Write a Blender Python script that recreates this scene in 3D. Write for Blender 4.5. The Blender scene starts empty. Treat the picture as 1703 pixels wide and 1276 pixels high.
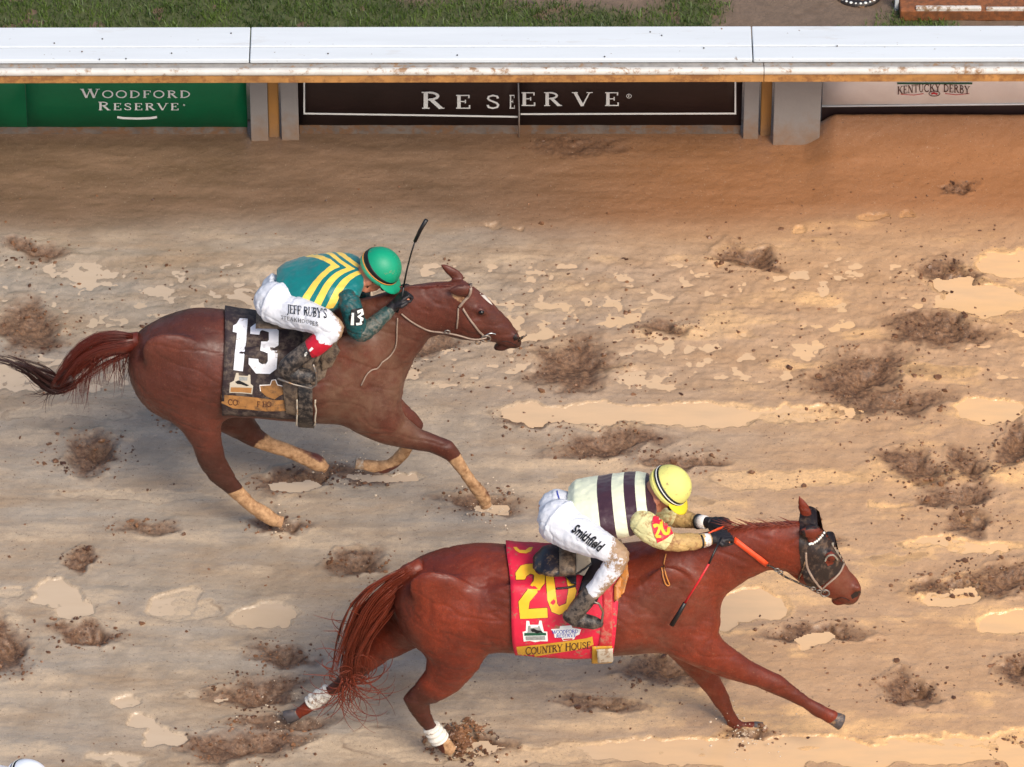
import bpy, bmesh, math, random
import numpy as np
from mathutils import Vector, Matrix
from mathutils.bvhtree import BVHTree

random.seed(7)
RNG = np.random.default_rng(11)
scene = bpy.context.scene
COL = scene.collection

# ------------------------------------------------------------------ camera, sky, sun, exposure
PITCH = math.radians(40.0)
SP, CP = math.sin(PITCH), math.cos(PITCH)
FPX = 11100.0                      # focal length in pixels of a 1703 px wide frame
DIST = 37.5
CAM = Vector((0, -DIST * CP, DIST * SP))
cam_data = bpy.data.cameras.new('camera')
cam_data.sensor_width = 36.0
cam_data.lens = 36.0 * FPX / 1703.0
cam_data.clip_start = 0.5
cam_data.clip_end = 3000.0
cam = bpy.data.objects.new('camera', cam_data)
cam.location = CAM
cam.rotation_euler = (math.pi / 2 - PITCH, 0, 0)
COL.objects.link(cam)
scene.camera = cam

SUN_DIR = Vector((0.42, -0.66, 0.86)).normalized()      # towards the sun
sun_el = math.asin(SUN_DIR.z)
sun_az = math.atan2(SUN_DIR.x, SUN_DIR.y)
world = bpy.data.worlds.new('World')
scene.world = world
world.use_nodes = True
wn = world.node_tree.nodes
wn.clear()
sky = wn.new('ShaderNodeTexSky')
sky.sky_type = 'NISHITA'
sky.sun_disc = False
sky.sun_elevation = sun_el
sky.sun_rotation = sun_az
sky.air_density = 1.0
sky.dust_density = 3.0
bg = wn.new('ShaderNodeBackground')
bg.inputs['Strength'].default_value = 0.13
wo = wn.new('ShaderNodeOutputWorld')
world.node_tree.links.new(sky.outputs[0], bg.inputs['Color'])
world.node_tree.links.new(bg.outputs[0], wo.inputs['Surface'])
sun_data = bpy.data.lights.new('sun', 'SUN')
sun_data.energy = 2.2
sun_data.angle = math.radians(24)
sun_data.color = (1.0, 0.92, 0.80)
sun = bpy.data.objects.new('sun', sun_data)
sun.rotation_euler = SUN_DIR.to_track_quat('Z', 'Y').to_euler()
sun.location = (6, -8, 12)
COL.objects.link(sun)
scene.view_settings.view_transform = 'Standard'
scene.view_settings.look = 'None'
scene.view_settings.exposure = 0.36
scene.view_settings.gamma = 1.0
scene.view_settings.use_curve_mapping = False

# ------------------------------------------------------------------ helpers
def ray(px, py):
    return Vector(((px - 851.5) / FPX, CP + (638 - py) / FPX * SP, -SP + (638 - py) / FPX * CP))

def at(px, py, Y):
    """Point of the vertical plane y=Y that the photograph shows at a pixel."""
    d = ray(px, py)
    return CAM + d * ((Y - CAM.y) / d.y)

def gnd(px, py, z=0.0):
    d = ray(px, py)
    return CAM + d * ((z - CAM.z) / d.z)

def pxm(Y):
    """pixels per metre at depth plane Y near mid height"""
    return FPX / ((Y - CAM.y) * CP + (CAM.z - 0.8) * SP)

def srgb(r, g, b):
    f = lambda c: (c / 255 / 12.92) if c / 255 <= 0.04045 else ((c / 255 + 0.055) / 1.055) ** 2.4
    return (f(r), f(g), f(b), 1.0)

class MB:
    def __init__(s):
        s.V = []; s.F = []
    def add(s, V, F):
        o = len(s.V)
        s.V += [tuple(v) for v in V]
        s.F += [tuple(i + o for i in f) for f in F]
    def rings(s, rings, caps=True):
        n = len(rings[0]); V = [p for r in rings for p in r]; F = []
        for k in range(len(rings) - 1):
            for i in range(n):
                j = (i + 1) % n
                F.append((k * n + i, k * n + j, (k + 1) * n + j, (k + 1) * n + i))
        if caps:
            F.append(tuple(reversed(range(n))))
            F.append(tuple(range((len(rings) - 1) * n, len(rings) * n)))
        s.add(V, F)
    def tube(s, pts, rad, n=10, lat=1.0, side=Vector((0, 1, 0)), caps=True):
        """lat squashes along the side axis"""
        R = []
        pts = [Vector(p) for p in pts]
        for k, p in enumerate(pts):
            t = (pts[min(k + 1, len(pts) - 1)] - pts[max(k - 1, 0)]).normalized()
            sd = side - t * side.dot(t)
            if sd.length < 1e-3:
                sd = Vector((1, 0, 0)) - t * t.x
            sd.normalize()
            u = t.cross(sd).normalized()
            r = rad[k] if hasattr(rad, '__len__') else rad
            R.append([p + u * (math.cos(a) * r) + sd * (math.sin(a) * r * lat) for a in [2 * math.pi * i / n for i in range(n)]])
        s.rings(R, caps)
    def ellip(s, c, ax, nu=16, nv=10):
        """ax: three half-axis vectors"""
        c = Vector(c); R = []
        for k in range(nv + 1):
            ph = math.pi * min(max(k / nv, 0.02), 0.98)
            R.append([c + ax[0] * (math.cos(a) * math.sin(ph)) + ax[1] * (math.sin(a) * math.sin(ph)) + ax[2] * math.cos(ph)
                      for a in [2 * math.pi * i / nu for i in range(nu)]])
        s.rings(R)
    def ball(s, c, r, sc=(1, 1, 1), nu=12, nv=8):
        s.ellip(c, (Vector((r * sc[0], 0, 0)), Vector((0, r * sc[1], 0)), Vector((0, 0, r * sc[2]))), nu, nv)
    def box(s, lo, hi):
        x0, y0, z0 = lo; x1, y1, z1 = hi
        s.add([(x0, y0, z0), (x1, y0, z0), (x1, y1, z0), (x0, y1, z0), (x0, y0, z1), (x1, y0, z1), (x1, y1, z1), (x0, y1, z1)],
              [(0, 3, 2, 1), (4, 5, 6, 7), (0, 1, 5, 4), (1, 2, 6, 5), (2, 3, 7, 6), (3, 0, 4, 7)])
    def grid(s, G):
        nr, nc = len(G), len(G[0])
        s.add([p for r in G for p in r], [(i * nc + j, i * nc + j + 1, (i + 1) * nc + j + 1, (i + 1) * nc + j)
                                          for i in range(nr - 1) for j in range(nc - 1)])
    def mesh(s, name):
        m = bpy.data.meshes.new(name)
        m.from_pydata(s.V, [], s.F)
        return m
    def build(s, name, mat=None, parent=None, smooth=True, bevel=0, solid=0):
        m = s.mesh(name)
        return finish(name, m, mat, parent, smooth, bevel, solid)

def finish(name, m, mat=None, parent=None, smooth=True, bevel=0, solid=0):
    o = bpy.data.objects.new(name, m)
    COL.objects.link(o)
    if mat: m.materials.append(mat)
    if smooth and len(m.polygons):
        m.polygons.foreach_set('use_smooth', [True] * len(m.polygons))
    if parent is not None: adopt(o, parent)
    if bevel:
        b = o.modifiers.new('bevel', 'BEVEL'); b.width = bevel; b.segments = 2; b.limit_method = 'ANGLE'
    if solid:
        b = o.modifiers.new('solid', 'SOLIDIFY'); b.thickness = solid; b.offset = 0
    return o

def world_of(o):
    if o.parent is None: return Matrix.LocRotScale(o.location, o.rotation_euler, o.scale)
    return world_of(o.parent) @ o.matrix_parent_inverse @ Matrix.LocRotScale(o.location, o.rotation_euler, o.scale)

def adopt(o, parent):
    o.parent = parent
    o.matrix_parent_inverse = world_of(parent).inverted()

def tag(o, label=None, cat=None, group=None, kind=None):
    if label: o['label'] = label
    if cat: o['category'] = cat
    if group: o['group'] = group
    if kind: o['kind'] = kind
    return o

def thing(name, loc, label, cat, group=None):
    o = bpy.data.objects.new(name, None)
    o.empty_display_size = 0.1
    o.location = loc
    COL.objects.link(o)
    return tag(o, label, cat, group)

def remesh(mb, name, voxel, smooth_it=6, fac=0.5):
    """one continuous skin over everything in mb"""
    m = mb.mesh(name + '_tmp')
    o = bpy.data.objects.new(name + '_tmp', m)
    COL.objects.link(o)
    r = o.modifiers.new('r', 'REMESH'); r.mode = 'VOXEL'; r.voxel_size = voxel; r.adaptivity = 0
    if smooth_it:
        k = o.modifiers.new('s', 'SMOOTH'); k.iterations = smooth_it; k.factor = fac
    dg = bpy.context.evaluated_depsgraph_get()
    dg.update()
    out = bpy.data.meshes.new_from_object(o.evaluated_get(dg))
    out.name = name
    bpy.data.objects.remove(o); bpy.data.meshes.remove(m)
    return out

def coords(m):
    a = np.empty(len(m.vertices) * 3, np.float32); m.vertices.foreach_get('co', a); return a.reshape(-1, 3)

def set_coords(m, a):
    m.vertices.foreach_set('co', np.ascontiguousarray(a, np.float32).ravel()); m.update()

def normals(m):
    a = np.empty(len(m.vertices) * 3, np.float32); m.vertex_normals.foreach_get('vector', a); return a.reshape(-1, 3)

def bvh_of(m):
    return BVHTree.FromPolygons([v.co[:] for v in m.vertices], [p.vertices[:] for p in m.polygons])

def attr_col(m, name, rgb):
    a = m.attributes.new(name, 'FLOAT_COLOR', 'POINT')
    c = np.ones((len(m.vertices), 4), np.float32); c[:, :rgb.shape[1]] = rgb
    a.data.foreach_set('color', c.ravel())

# ---- numpy value noise
_tab = RNG.random((256, 256)).astype(np.float32)
def vnoise(x, y, seed=0):
    x = np.asarray(x, np.float64) + seed * 17.31; y = np.asarray(y, np.float64) + seed * 9.77
    xi = np.floor(x).astype(np.int64); yi = np.floor(y).astype(np.int64)
    fx = x - xi; fy = y - yi
    fx = fx * fx * (3 - 2 * fx); fy = fy * fy * (3 - 2 * fy)
    g = lambda a, b: _tab[a & 255, b & 255]
    return (g(xi, yi) * (1 - fx) + g(xi + 1, yi) * fx) * (1 - fy) + (g(xi, yi + 1) * (1 - fx) + g(xi + 1, yi + 1) * fx) * fy
def fbm(x, y, oct=4, seed=0, gain=0.5):
    s = 0; a = 1; t = 0
    for k in range(oct):
        s = s + a * (vnoise(x * 2 ** k, y * 2 ** k, seed + k * 3) - 0.5) * 2; t += a; a *= gain
    return s / t
def noise3(p, sc, seed=0):
    x, y, z = p[:, 0] * sc, p[:, 1] * sc, p[:, 2] * sc
    return (fbm(x + z * .37, y + z * .71, 3, seed) + fbm(y * .8 + 3.1, z + x * .43, 3, seed + 5)) * .5
def sstep(a, b, x):
    t = np.clip((x - a) / (b - a), 0, 1); return t * t * (3 - 2 * t)

# ------------------------------------------------------------------ materials
class NT:
    """small wrapper for node building"""
    def __init__(s, name):
        s.m = bpy.data.materials.new(name); s.m.use_nodes = True
        s.t = s.m.node_tree; s.t.nodes.clear()
        s.out = s.n('ShaderNodeOutputMaterial'); s.b = s.n('ShaderNodeBsdfPrincipled')
        s.l(s.b.outputs[0], s.out.inputs[0])
        s.co = s.n('ShaderNodeTexCoord').outputs['Object']
    def n(s, t): return s.t.nodes.new(t)
    def l(s, a, b): s.t.links.new(a, b)
    def put(s, sock, v):
        if hasattr(v, 'is_linked') or hasattr(v, 'links'): s.l(v, sock)
        else: sock.default_value = v
    def noise(s, scale, detail=4, rough=.55, vec=None, stretch=None):
        k = s.n('ShaderNodeTexNoise'); k.inputs['Scale'].default_value = scale
        k.inputs['Detail'].default_value = detail; k.inputs['Roughness'].default_value = rough
        v = vec or s.co
        if stretch:
            mp = s.n('ShaderNodeMapping'); mp.inputs['Scale'].default_value = stretch; s.l(v, mp.inputs[0]); v = mp.outputs[0]
        s.l(v, k.inputs['Vector']); return k.outputs['Fac']
    def ramp(s, f, stops, const=False):
        r = s.n('ShaderNodeValToRGB'); e = r.color_ramp
        if const: e.interpolation = 'CONSTANT'
        while len(e.elements) > len(stops): e.elements.remove(e.elements[-1])
        while len(e.elements) < len(stops): e.elements.new(0.5)
        for k, (p, c) in enumerate(stops):
            e.elements[k].position = p; e.elements[k].color = c if hasattr(c, '__len__') else (c, c, c, 1)
        s.l(f, r.inputs[0]); return r.outputs[0]
    def mix(s, f, a, b, mode='MIX'):
        k = s.n('ShaderNodeMix'); k.data_type = 'RGBA'; k.blend_type = mode
        s.put(k.inputs[0], f); s.put(k.inputs[6], a); s.put(k.inputs[7], b); return k.outputs[2]
    def math(s, op, a, b=0.5, c=None):
        k = s.n('ShaderNodeMath'); k.operation = op; s.put(k.inputs[0], a); s.put(k.inputs[1], b)
        if c is not None: s.put(k.inputs[2], c)
        return k.outputs[0]
    def attr(s, name):
        k = s.n('ShaderNodeAttribute'); k.attribute_name = name
        sp = s.n('ShaderNodeSeparateColor'); s.l(k.outputs['Color'], sp.inputs[0]); return sp.outputs
    def bump(s, h, strength=.3, dist=.01):
        k = s.n('ShaderNodeBump'); k.inputs['Strength'].default_value = strength; k.inputs['Distance'].default_value = dist
        s.l(h, k.inputs['Height'])
        if s.b.inputs['Normal'].is_linked: s.l(s.b.inputs['Normal'].links[0].from_socket, k.inputs['Normal'])
        s.l(k.outputs[0], s.b.inputs['Normal'])
    def done(s, col, rough=.5, **kw):
        s.put(s.b.inputs['Base Color'], col); s.put(s.b.inputs['Roughness'], rough)
        for k, v in kw.items(): s.put(s.b.inputs[k.replace('_', ' ')], v)
        return s.m

MUD = srgb(150, 118, 88)
MUD_D = srgb(84, 66, 52)

def plain(name, c, rough=.5, var=.18, scale=25, bump=.15, bscale=120, bdist=.003, mud=0.0, mudscale=30, mudcol=MUD, **kw):
    t = NT(name)
    dark = tuple(x * (1 - var) for x in c[:3]) + (1,)
    lite = tuple(min(1, x * (1 + var)) for x in c[:3]) + (1,)
    col = t.mix(t.ramp(t.noise(scale, 5), [(.3, 0), (.7, 1)]), dark, lite)
    if mud > 0:
        a = t.math('MULTIPLY', t.noise(mudscale, 6, .7), t.math('ADD', t.noise(mudscale * .18, 3), .5))
        f = t.ramp(a, [(max(.02, .62 - mud * .4), 0), (min(.98, .74 - mud * .3), 1)])
        col = t.mix(f, col, mudcol)
        t.bump(f, .25, .002)
    if bump: t.bump(t.noise(bscale, 4), bump, bdist)
    return t.done(col, rough, **kw)

def coat(name, c_hi, c_lo, film):
    t = NT(name)
    k = t.attr('masks')
    n1 = t.noise(3.2, 4)
    col = t.mix(t.ramp(n1, [(.32, 0), (.68, 1)]), c_lo, c_hi)
    fine = t.noise(120, 4, .65, stretch=(1, 1, .5))
    streak = t.noise(11, 5, .6, stretch=(1.6, 1, .45))
    col = t.mix(t.ramp(streak, [(.45, 0), (.72, .6)]), col, tuple(x * .72 for x in c_lo[:3]) + (1,))
    col = t.mix(t.ramp(fine, [(.33, 0), (.66, .6)]), col, c_lo)
    col = t.mix(t.ramp(t.noise(150, 2, .5), [(.58, 0), (.7, .22)]), col, tuple(min(1, x * 1.9) for x in c_hi[:3]) + (1,))
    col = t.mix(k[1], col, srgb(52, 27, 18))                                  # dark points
    sm = t.math('MULTIPLY', k[2], t.ramp(t.noise(7, 6, .65), [(.36, .15), (.62, 1)]))
    col = t.mix(sm, col, film)                                                  # film of dried mud
    spl = t.ramp(t.noise(95, 2, .5), [(.69, 0), (.73, 1)])
    col = t.mix(t.math('MULTIPLY', spl, .3), col, MUD)
    mm = t.ramp(t.math('ADD', k[0], t.math('MULTIPLY', t.math('SUBTRACT', t.noise(40, 5), .5), .5)), [(.4, 0), (.6, 1)])
    mcol = t.mix(t.ramp(t.noise(30, 6, .65), [(.3, 0), (.66, 1)]), srgb(132, 94, 62), srgb(206, 164, 122))
    col = t.mix(mm, col, mcol)
    t.bump(t.noise(200, 3, .6, stretch=(1, 1, .5)), .3, .003)
    t.bump(t.noise(9, 3), .25, .012)
    r = t.math('ADD', t.math('MULTIPLY', fine, .2), t.math('ADD', .42, t.math('MULTIPLY', mm, .25)))
    wet = t.math('MULTIPLY', t.ramp(t.noise(14, 6, .65), [(.42, 0), (.62, .28)]), t.math('SUBTRACT', 1, mm))
    t.b.inputs['Coat Roughness'].default_value = .3
    return t.done(col, r, Specular_IOR_Level=.35, Coat_Weight=wet)

def stained(name, c, rough, top):
    """board with splashed mud rising from the ground"""
    t = NT(name)
    col = t.mix(t.noise(9, 5), tuple(x * .85 for x in c[:3]) + (1,), c)
    sx = t.n('ShaderNodeSeparateXYZ'); t.l(t.co, sx.inputs[0])
    h = t.math('SUBTRACT', t.math('MULTIPLY', t.noise(14, 5, .65), top * 2.2), sx.outputs[2])
    f = t.ramp(t.math('ADD', h, .45), [(.40, 0), (.62, 1)])
    col = t.mix(t.math('MULTIPLY', f, .85), col, t.mix(t.noise(30, 4), srgb(128, 98, 72), srgb(152, 118, 88)))
    t.bump(t.noise(60, 4), .3, .004)
    return t.done(col, rough)
def scuffed(name, c):
    t = NT(name)
    col = t.mix(t.ramp(t.noise(3, 5, .6, stretch=(.25, 3, 1)), [(.3, 0), (.7, 1)]), tuple(x * .90 for x in c[:3]) + (1,), c)
    st = t.ramp(t.noise(5, 6, .7, stretch=(.5, 2.2, 1)), [(.60, 0), (.78, .5)])
    col = t.mix(st, col, srgb(176, 164, 150))
    sp = t.ramp(t.noise(28, 4, .6), [(.70, 0), (.73, .8)])
    col = t.mix(sp, col, srgb(126, 108, 92))
    t.bump(t.noise(2.2, 3, stretch=(.6, 2, 1)), .15, .02)
    return t.done(col, .34)
M = {}
def mk(key, *a, **k): M[key] = plain(key, *a, **k); return M[key]
M['white_vinyl'] = scuffed('white_vinyl', srgb(218, 223, 226))
M['grey_board'] = stained('grey_board', srgb(152, 146, 140), .7, .16)
mk('rail_edge', srgb(206, 202, 194), .4, .1, 14, .1, mud=.18, mudscale=22)
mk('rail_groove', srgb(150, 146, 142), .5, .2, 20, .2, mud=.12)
mk('rail_face', srgb(178, 128, 72), .6, .22, 12, .3, mud=.4, mudscale=18, mudcol=srgb(142, 96, 54))
M['post'] = stained('post', srgb(180, 128, 66), .6, .14)
mk('base_board', srgb(112, 100, 90), .75, .25, 14, .5, 60, mud=.5, mudscale=20, mudcol=srgb(120, 88, 62))
mk('green_vinyl', srgb(0, 112, 70), .42, .08, 5, .25, 4, .03)
mk('black_vinyl', srgb(38, 24, 24), .42, .2, 5, .25, 4, .03)
mk('pale_vinyl', srgb(250, 240, 232), .45, .07, 6, .25, 4, .03)
mk('white_print', srgb(235, 235, 228), .5, .05, 30, 0)
mk('brown_print', srgb(74, 36, 30), .5, .1, 30, 0)
mk('red_print', srgb(190, 30, 40), .5, .1, 30, 0)
mk('blue_print', srgb(46, 62, 170), .5, .1, 30, 0)
mk('black_print', srgb(14, 12, 14), .5, .1, 30, 0)
mk('green_print', srgb(26, 80, 56), .5, .1, 30, 0)
mk('grey_print', srgb(150, 150, 146), .5, .2, 60, 0)
mk('yellow_print', srgb(250, 190, 44), .55, .05, 40, .1)
mk('white_number', srgb(240, 240, 246), .55, .04, 40, .1, mud=.08, mudscale=60, mudcol=srgb(170, 160, 152))
mk('red_cloth', srgb(212, 26, 60), .6, .1, 14, .4, 500, .001, mud=.12, mudscale=50)
mk('plum_cloth', srgb(48, 34, 36), .65, .25, 14, .4, 500, .001, mud=.34, mudscale=24, mudcol=srgb(96, 82, 72))
mk('gold_trim', srgb(206, 156, 44), .6, .12, 20, .4, 400, .001, mud=.15, mudscale=40)
mk('muddy_trim', srgb(172, 120, 66), .7, .2, 20, .5, 90, .003, mud=.3, mudscale=30, mudcol=srgb(128, 92, 58))
mk('boot_leather', srgb(22, 20, 24), .35, .3, 20, .2, 60, mud=.36, mudscale=36, mudcol=srgb(96, 84, 72))
mk('boot_muddy', srgb(30, 27, 28), .5, .3, 20, .6, 45, .006, mud=.46, mudscale=34, mudcol=srgb(104, 92, 82))
mk('red_leather', srgb(186, 22, 44), .4, .15, 20, .2)
mk('saddle_leather', srgb(24, 22, 30), .32, .3, 18, .2, 70, mud=.14, mudcol=srgb(110, 88, 66))
mk('saddle_muddy', srgb(66, 52, 42), .6, .3, 18, .5, 60, .006, mud=.5, mudcol=srgb(110, 92, 74))
mk('tan_leather', srgb(190, 122, 56), .5, .18, 18, .3, mud=.2)
mk('tan_pad', srgb(196, 158, 118), .7, .14, 20, .4, 70, mud=.4, mudcol=srgb(150, 118, 84))
mk('beige_pad', srgb(196, 184, 164), .7, .1, 20, .4, 70, mud=.2)
mk('red_strap', srgb(196, 44, 52), .6, .2, 30, .3, mud=.3, mudcol=srgb(180, 110, 90))
mk('orange_rein', srgb(232, 78, 34), .55, .12, 40, .4, 200)
mk('bridle_leather', srgb(28, 20, 18), .35, .3, 40, .3, mud=.25, mudscale=80)
mk('pale_rein', srgb(150, 128, 112), .5, .2, 40, .2)
mk('steel', srgb(200, 200, 196), .22, .05, 30, 0, Metallic=1.0)
mk('dull_steel', srgb(140, 132, 124), .4, .2, 30, .1, mud=.3, Metallic=.7)
mk('hood_mesh', srgb(34, 23, 21), .45, .35, 16, .5, 200, .003, mud=.24, mudscale=30, mudcol=srgb(92, 72, 58))
mk('skin', srgb(186, 122, 94), .5, .1, 30, .1)
mk('goggles', srgb(18, 14, 16), .15, .1, 30, 0)
mk('glove', srgb(24, 18, 22), .55, .3, 40, .3)
mk('glove_white', srgb(226, 220, 214), .6, .1, 40, .3, mud=.2)
mk('hoof', srgb(78, 72, 72), .45, .3, 40, .3, mud=.25)
mk('hoof_pale', srgb(176, 160, 142), .5, .2, 40, .3, mud=.3)
mk('hoof_mud', srgb(184, 142, 104), .6, .2, 40, .5, 60, .004, mud=.3, mudcol=srgb(140, 100, 66))
mk('wrap', srgb(226, 220, 208), .7, .08, 40, .4, 200, mud=.22, mudscale=50)
mk('eye', srgb(16, 10, 8), .08, .1, 20, 0)
mk('nostril', srgb(30, 16, 12), .6, .2, 30, 0)
mk('blaze', srgb(214, 204, 192), .6, .1, 40, .2)
mk('mesh_grey', srgb(150, 142, 128), .6, .3, 60, .6, 90, .004, mud=.3)
mk('whip_black', srgb(16, 14, 16), .4, .2, 40, .1)
mk('whip_red', srgb(206, 30, 40), .4, .15, 40, .1)
mk('helmet_green', srgb(0, 150, 110), .5, .06, 8, .06, 40, mud=.03)
mk('helmet_green_rim', srgb(60, 170, 130), .35, .08, 8, .06, 40)
mk('helmet_yellow', srgb(224, 218, 124), .68, .07, 12, .3, 30, .008, mud=.04)
mk('helmet_yellow_rim', srgb(232, 222, 130), .5, .07, 12, .1)
mk('peak_yellow', srgb(240, 214, 50), .45, .06, 12, .1)
mk('helmet_white', srgb(232, 236, 244), .3, .03, 8, .05)
mk('orange_tape', srgb(226, 150, 70), .5, .1, 30, 0)
mk('pale_sleeve', srgb(214, 206, 150), .6, .12, 14, .5, 30, .01, mud=.28, mudscale=34, mudcol=srgb(176, 140, 92))
mk('muddy_sleeve', srgb(186, 152, 96), .65, .18, 18, .5, 34, .01, mud=.4, mudscale=40, mudcol=srgb(150, 110, 70))
mk('teal_sleeve', srgb(10, 76, 78), .5, .2, 14, .5, 34, .01, mud=.30, mudscale=40, mudcol=srgb(70, 72, 66))
mk('teal_muddy', srgb(30, 62, 60), .55, .3, 14, .6, 40, .01, mud=.5, mudscale=44, mudcol=srgb(100, 98, 88))
mk('white_silk', srgb(232, 234, 238), .5, .04, 14, .4, 30, .01)
mk('timber', srgb(140, 84, 48), .7, .25, 20, .4, mud=.4, mudcol=srgb(110, 70, 44))
mk('peeling_white', srgb(222, 214, 204), .6, .1, 30, .3, mud=.3, mudscale=30)
mk('iron', srgb(46, 40, 38), .5, .3, 30, .4, mud=.2)

def silk(kind):
    """racing silks: 'a' = distance along the torso, 'b' = distance round it from the spine"""
    t = NT('silk_' + kind)
    k = t.attr('masks')
    wr = t.noise(22, 4, .6)
    if kind == 'chevron':
        ground = t.mix(t.noise(9, 4), srgb(0, 104, 106), srgb(0, 124, 122))
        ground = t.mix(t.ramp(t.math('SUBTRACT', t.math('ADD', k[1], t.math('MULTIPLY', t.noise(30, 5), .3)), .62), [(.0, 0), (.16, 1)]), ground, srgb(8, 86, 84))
        c = t.math('MULTIPLY', t.math('ADD', k[0], t.math('MULTIPLY', k[1], .85)), .8)
        band = t.ramp(c, [(0, 0), (.525, 1), (.60, 0), (.655, 1), (.73, 0), (.785, 1), (.86, 0)], True)
        band = t.math('MULTIPLY', band, t.ramp(k[1], [(0, 1), (.50, 0)], True))
        col = t.mix(band, ground, srgb(244, 202, 84))
    else:
        cream = t.mix(t.noise(8, 4), srgb(216, 222, 186), srgb(240, 240, 214))
        s = t.ramp(k[0], [(0, 0), (.375, 1), (.535, 0), (.665, 1), (.79, 0), (.90, 1)], True)
        col = t.mix(s, cream, srgb(62, 34, 46))
        spl = t.ramp(t.math('MULTIPLY', t.noise(60, 4, .7), k[1]), [(.42, 0), (.5, 1)])
        col = t.mix(t.math('MULTIPLY', spl, .6), col, srgb(176, 146, 100))
    t.bump(wr, .3, .012); t.bump(t.noise(70, 3), .15, .003)
    return t.done(col, .42, Sheen_Weight=.15)
def breeches():
    t = NT('white_breeches')
    k = t.attr('masks')
    col = t.mix(t.noise(9, 4), srgb(214, 216, 224), srgb(232, 232, 236))
    sp = t.math('ADD', t.math('MULTIPLY', t.noise(58, 5, .7), .75), t.math('MULTIPLY', t.noise(16, 4), .35))
    f = t.ramp(t.math('ADD', sp, t.math('MULTIPLY', t.math('SUBTRACT', k[0], 1), .62)), [(.30, 0), (.42, 1)])
    col = t.mix(f, col, t.mix(t.noise(40, 3), srgb(140, 108, 80), srgb(176, 146, 114)))
    t.bump(t.noise(24, 4), .35, .012); t.bump(t.noise(7, 2, stretch=(3, 3, .8)), .3, .02)
    return t.done(col, .55)
M['white_breeches'] = breeches()
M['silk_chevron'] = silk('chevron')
M['silk_striped'] = silk('striped')
M['coat_red'] = coat('coat_red', srgb(140, 55, 30), srgb(92, 33, 18), srgb(122, 82, 64))
M['coat_bay'] = coat('coat_bay', srgb(112, 57, 42), srgb(74, 36, 27), srgb(118, 88, 68))
def hair_mat(name, a, b):
    t = NT(name)
    col = t.mix(t.noise(60, 3), a, b)
    return t.done(col, .42, Specular_IOR_Level=.4)
M['hair_red'] = hair_mat('hair_red', srgb(92, 34, 20), srgb(136, 58, 34))
M['hair_dark'] = hair_mat('hair_dark', srgb(58, 22, 18), srgb(112, 42, 26))
M['hair_black'] = hair_mat('hair_black', srgb(34, 16, 15), srgb(66, 28, 22))

# ------------------------------------------------------------------ ground
YR = gnd(850, 226).y                 # line of the rail posts and banners
XS = np.arange(-3.15, 3.151, 0.0085)
YS = np.arange(-3.45, YR + 0.12, 0.0085)
ext = np.array([.03, .09, .2, .4, .8, 1.6, 3, 6, 12, 25, 50, 100, 200, 420, 900])
XS = np.concatenate([XS[0] - ext[::-1], XS, XS[-1] + ext])
YS = np.concatenate([YS[0] - ext[::-1], YS, YS[-1] + ext])
GX, GY = np.meshgrid(XS, YS)
SC = 296.0
# hoof prints: px, py, rx, ry, depth(m), rough
PRINTS = [(55,418,48,15,.03),(50,548,62,32,.035),(955,606,78,34,.045),(1425,628,74,42,.05),(1475,672,80,24,.03),(1560,548,64,30,.045),
 (1242,432,42,18,.04),(1578,456,50,22,.045),(148,757,52,25,.055),(492,800,62,18,.045),(1010,738,66,24,.045),(1132,766,50,17,.04),
 (800,838,50,19,.04),(1520,778,58,26,.05),(1612,776,36,20,.045),(1692,742,34,30,.05),(1590,826,52,18,.04),(430,1152,56,22,.045),
 (142,1056,44,17,.05),(466,1092,44,17,.04),(14,1085,36,34,.05),(132,930,26,14,.04),(592,940,42,17,.035),(400,1240,74,26,.045),
 (782,1240,42,20,.05),(1108,1116,60,24,.05),(1512,1146,44,19,.055),(1692,1116,30,18,.05),(1668,958,64,24,.05),(1588,974,62,14,.04),
 (1352,1052,58,16,.045),(1690,1258,34,22,.05),(1105,548,44,12,.03),(960,248,80,14,.012),(1592,318,22,8,.02),(700,575,50,25,.03),
 (1250,1226,30,12,.025),(460,880,40,12,.03),(600,792,50,14,.03),(300,700,40,14,.02),(1610,868,44,18,.03),(1340,905,50,10,.02),
 (470,1205,60,14,.03),(880,700,40,14,.03),(1000,1170,60,12,.02),(640,1010,40,15,.03),(240,880,50,10,.015)]
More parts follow.
